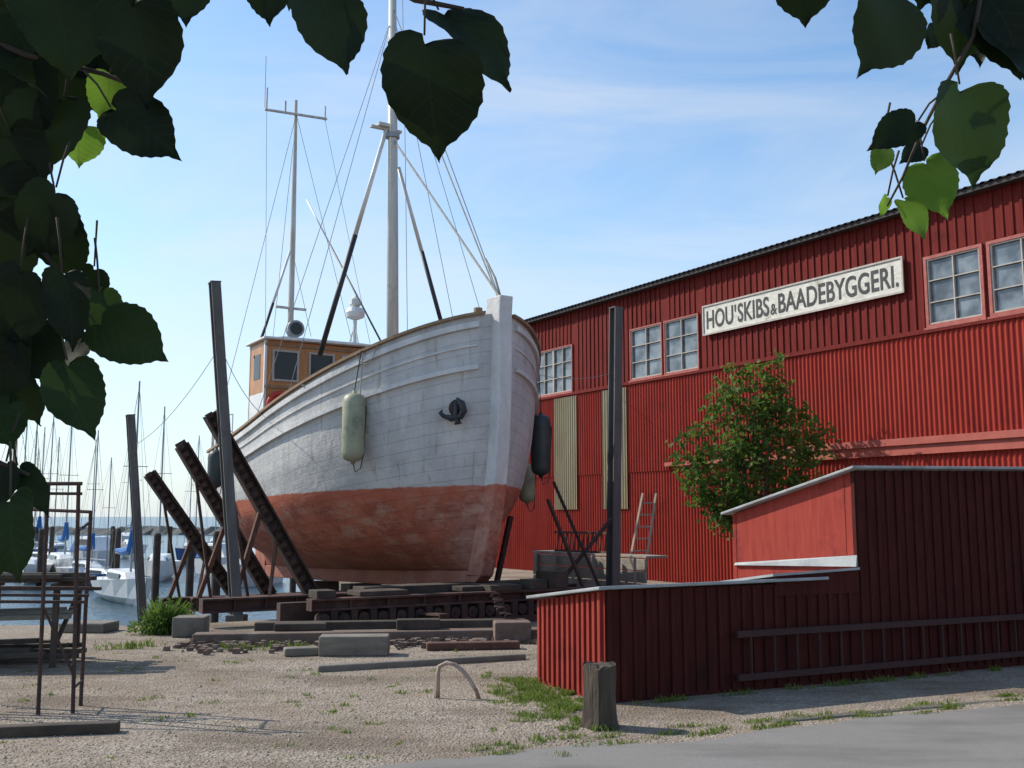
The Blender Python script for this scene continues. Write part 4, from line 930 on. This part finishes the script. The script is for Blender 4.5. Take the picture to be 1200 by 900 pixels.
for b,r,d,L,ang,wf,th in LV:
    c=Vector((b*d,d,1.7+r*d)); a=math.radians(ang); L*=d
    dv=Vector((math.cos(a),rl.uniform(-.35,.35),math.sin(a))).normalized()
    nrm=Vector((rl.uniform(-.6,.6),-1,rl.uniform(-.1,.6)))
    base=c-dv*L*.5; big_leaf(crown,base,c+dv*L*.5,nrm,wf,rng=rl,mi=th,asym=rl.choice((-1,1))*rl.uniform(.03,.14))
    up=Vector((rl.uniform(-.02,.02),rl.uniform(-.02,.02),.05)); q=base-dv*.035+up*.3
    twigs.tube([base-LO,(base+q)/2-LO+Vector((0,0,.004)),q-LO],[.0010,.0011,.0013],5)
def tw(pts,r): twigs.tube([Vector((b*d,d,1.7+h*d))-LO for b,h,d in pts],r,6)
tw([(.50,.60,1.0),(.475,.49,1.0),(.445,.44,1.0),(.415,.385,1.0),(.395,.34,1.0),(.378,.31,1.0)],[.003,.0024,.002,.0016,.0013,.001])
tw([(-.62,.52,1.0),(-.50,.47,1.0),(-.42,.45,1.0),(-.37,.43,1.0)],[.005,.003,.0025,.0015])
tw([(-.62,.35,1.0),(-.50,.30,1.0),(-.45,.24,1.0),(-.42,.18,1.0)],[.005,.003,.0025,.0015])
tw([(-.62,.12,1.0),(-.52,.06,1.0),(-.47,.04,1.0)],[.005,.003,.002])
tw([(-.30,.66,.95),(-.22,.60,.95),(-.10,.53,.92),(-.05,.52,.9)],[.006,.004,.003,.002])
limbs=[[(-2.6,-.7,2.4),(-1.9,.1,2.75),(-1.2,.6,2.4),(-.62,1.0,2.2)],[(-1.9,.1,2.75),(-.9,.3,2.9),(-.28,.95,2.33)],[(-.9,.3,2.9),(0,.4,2.85),(.5,1.0,2.30)],[(-1.9,.1,2.75),(-1.2,.6,2.2),(-.62,1.0,2.05)],[(-1.2,.6,2.2),(-.8,.9,1.95),(-.62,1.0,1.82)],[(-2.6,-.7,2.6),(-2.8,-.3,3.6),(-2.6,.4,4.4)]]
for l in limbs: twigs.tube([Vector(p)-LO for p in l],[.05-.043*i/(len(l)-1) if l is limbs[0] or l is limbs[5] else .03-.024*i/(len(l)-1) for i in range(len(l))],8)
for (c,rad,n) in (((-2.7,.3,3.7),(1.3,1.4,1.1),1500),((-.5,.1,3.35),(1.0,.7,.5),900),((-1.5,.5,3.0),(.6,.6,.5),400),((-1.5,1.0,2.3),(.5,.4,.7),420)):  # unseen crown masses, added towards the sun to shade the visible leaves
    for k in range(n):
        v=Vector((rl.gauss(0,1),rl.gauss(0,1),rl.gauss(0,1))).normalized()*rl.random()**.4
        p=Vector((c[0]+v.x*rad[0],c[1]+v.y*rad[1],c[2]+v.z*rad[2])); dv=Vector((rl.uniform(-.7,.7),rl.uniform(-.7,.7),-.8)).normalized()
        big_leaf(crown,p,p+dv*.1,(rl.uniform(-.6,.6),rl.uniform(-.6,.6),.8),1,hi=False,rng=rl)
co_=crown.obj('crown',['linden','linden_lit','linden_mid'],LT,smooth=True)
ul=co_.data.uv_layers.new(name='UVMap'); vi=np.empty(len(co_.data.loops),dtype=np.int32); co_.data.loops.foreach_get('vertex_index',vi); ul.data.foreach_set('uv',np.array(CUV,dtype=np.float32)[vi].ravel())
twigs.obj('limb','bark',LT,smooth=True)
mb=MB(); mb.tube([(0,0,0),(.03,0,1.2),(0,0,2.7),(-.1,.2,3.6)],[.2,.16,.13,.08],12); mb.obj('trunk','bark',LT,smooth=True)

# ------------------------------------------------------------ light, sky, camera
elev=math.radians(40); hs=Vector((-.94,.34)).normalized()
sd=Vector((hs.x*math.cos(elev),hs.y*math.cos(elev),math.sin(elev)))
sl=bpy.data.lights.new('sun','SUN'); sl.energy=5.0; sl.angle=math.radians(.5); sl.color=(1,.93,.82)
so=bpy.data.objects.new('sun',sl); COL.objects.link(so); so.rotation_euler=(-sd).to_track_quat('-Z','Y').to_euler(); so.location=(-20,5,20)
w=bpy.data.worlds.new('World'); scene.world=w; w.use_nodes=True; nt=w.node_tree; bg=nt.nodes['Background']
sky=nt.nodes.new('ShaderNodeTexSky'); sky.sky_type='NISHITA'; sky.sun_disc=False; sky.sun_elevation=elev; sky.sun_rotation=math.atan2(hs.x,hs.y)%(2*math.pi)
sky.air_density=1.0; sky.dust_density=.5; sky.ozone_density=2
tc=nt.nodes.new('ShaderNodeTexCoord')
base=mix(nt,1.0,sky.outputs[0],(1.25,1.42,1.45),'MULTIPLY')
sx=nt.nodes.new('ShaderNodeSeparateXYZ'); lk(nt,tc.outputs['Generated'],sx.inputs[0])
hz=math2(nt,'POWER',remap(nt,sx.outputs[2],0,.42,1,0),1.5)
base=mix(nt,math2(nt,'MULTIPLY',hz,.85),base,(5.0,5.45,5.8))
n1=noise(nt,tc.outputs['Generated'],1.9,8,.6,(1,1,4.0),.8); n2=noise(nt,tc.outputs['Generated'],1.0,4,.5,(1,1,2.0),.3)
mu=math2(nt,'MULTIPLY',remap(nt,n1,.40,.85),remap(nt,n2,.40,.64,.1,.8))
cl_=mix(nt,mu,base,(5.8,5.9,6.0)); lk(nt,cl_,bg.inputs['Color']); bg.inputs['Strength'].default_value=.15
cam=bpy.data.cameras.new('camera'); co=bpy.data.objects.new('camera',cam); COL.objects.link(co); co.location=(0,0,1.7); co.rotation_euler=(math.radians(90+7.36),0,0)
cam.sensor_width=36; cam.lens=36; cam.clip_start=.05; cam.clip_end=9000; scene.camera=co
scene.view_settings.view_transform='Standard'; scene.view_settings.look='None'; scene.view_settings.exposure=0
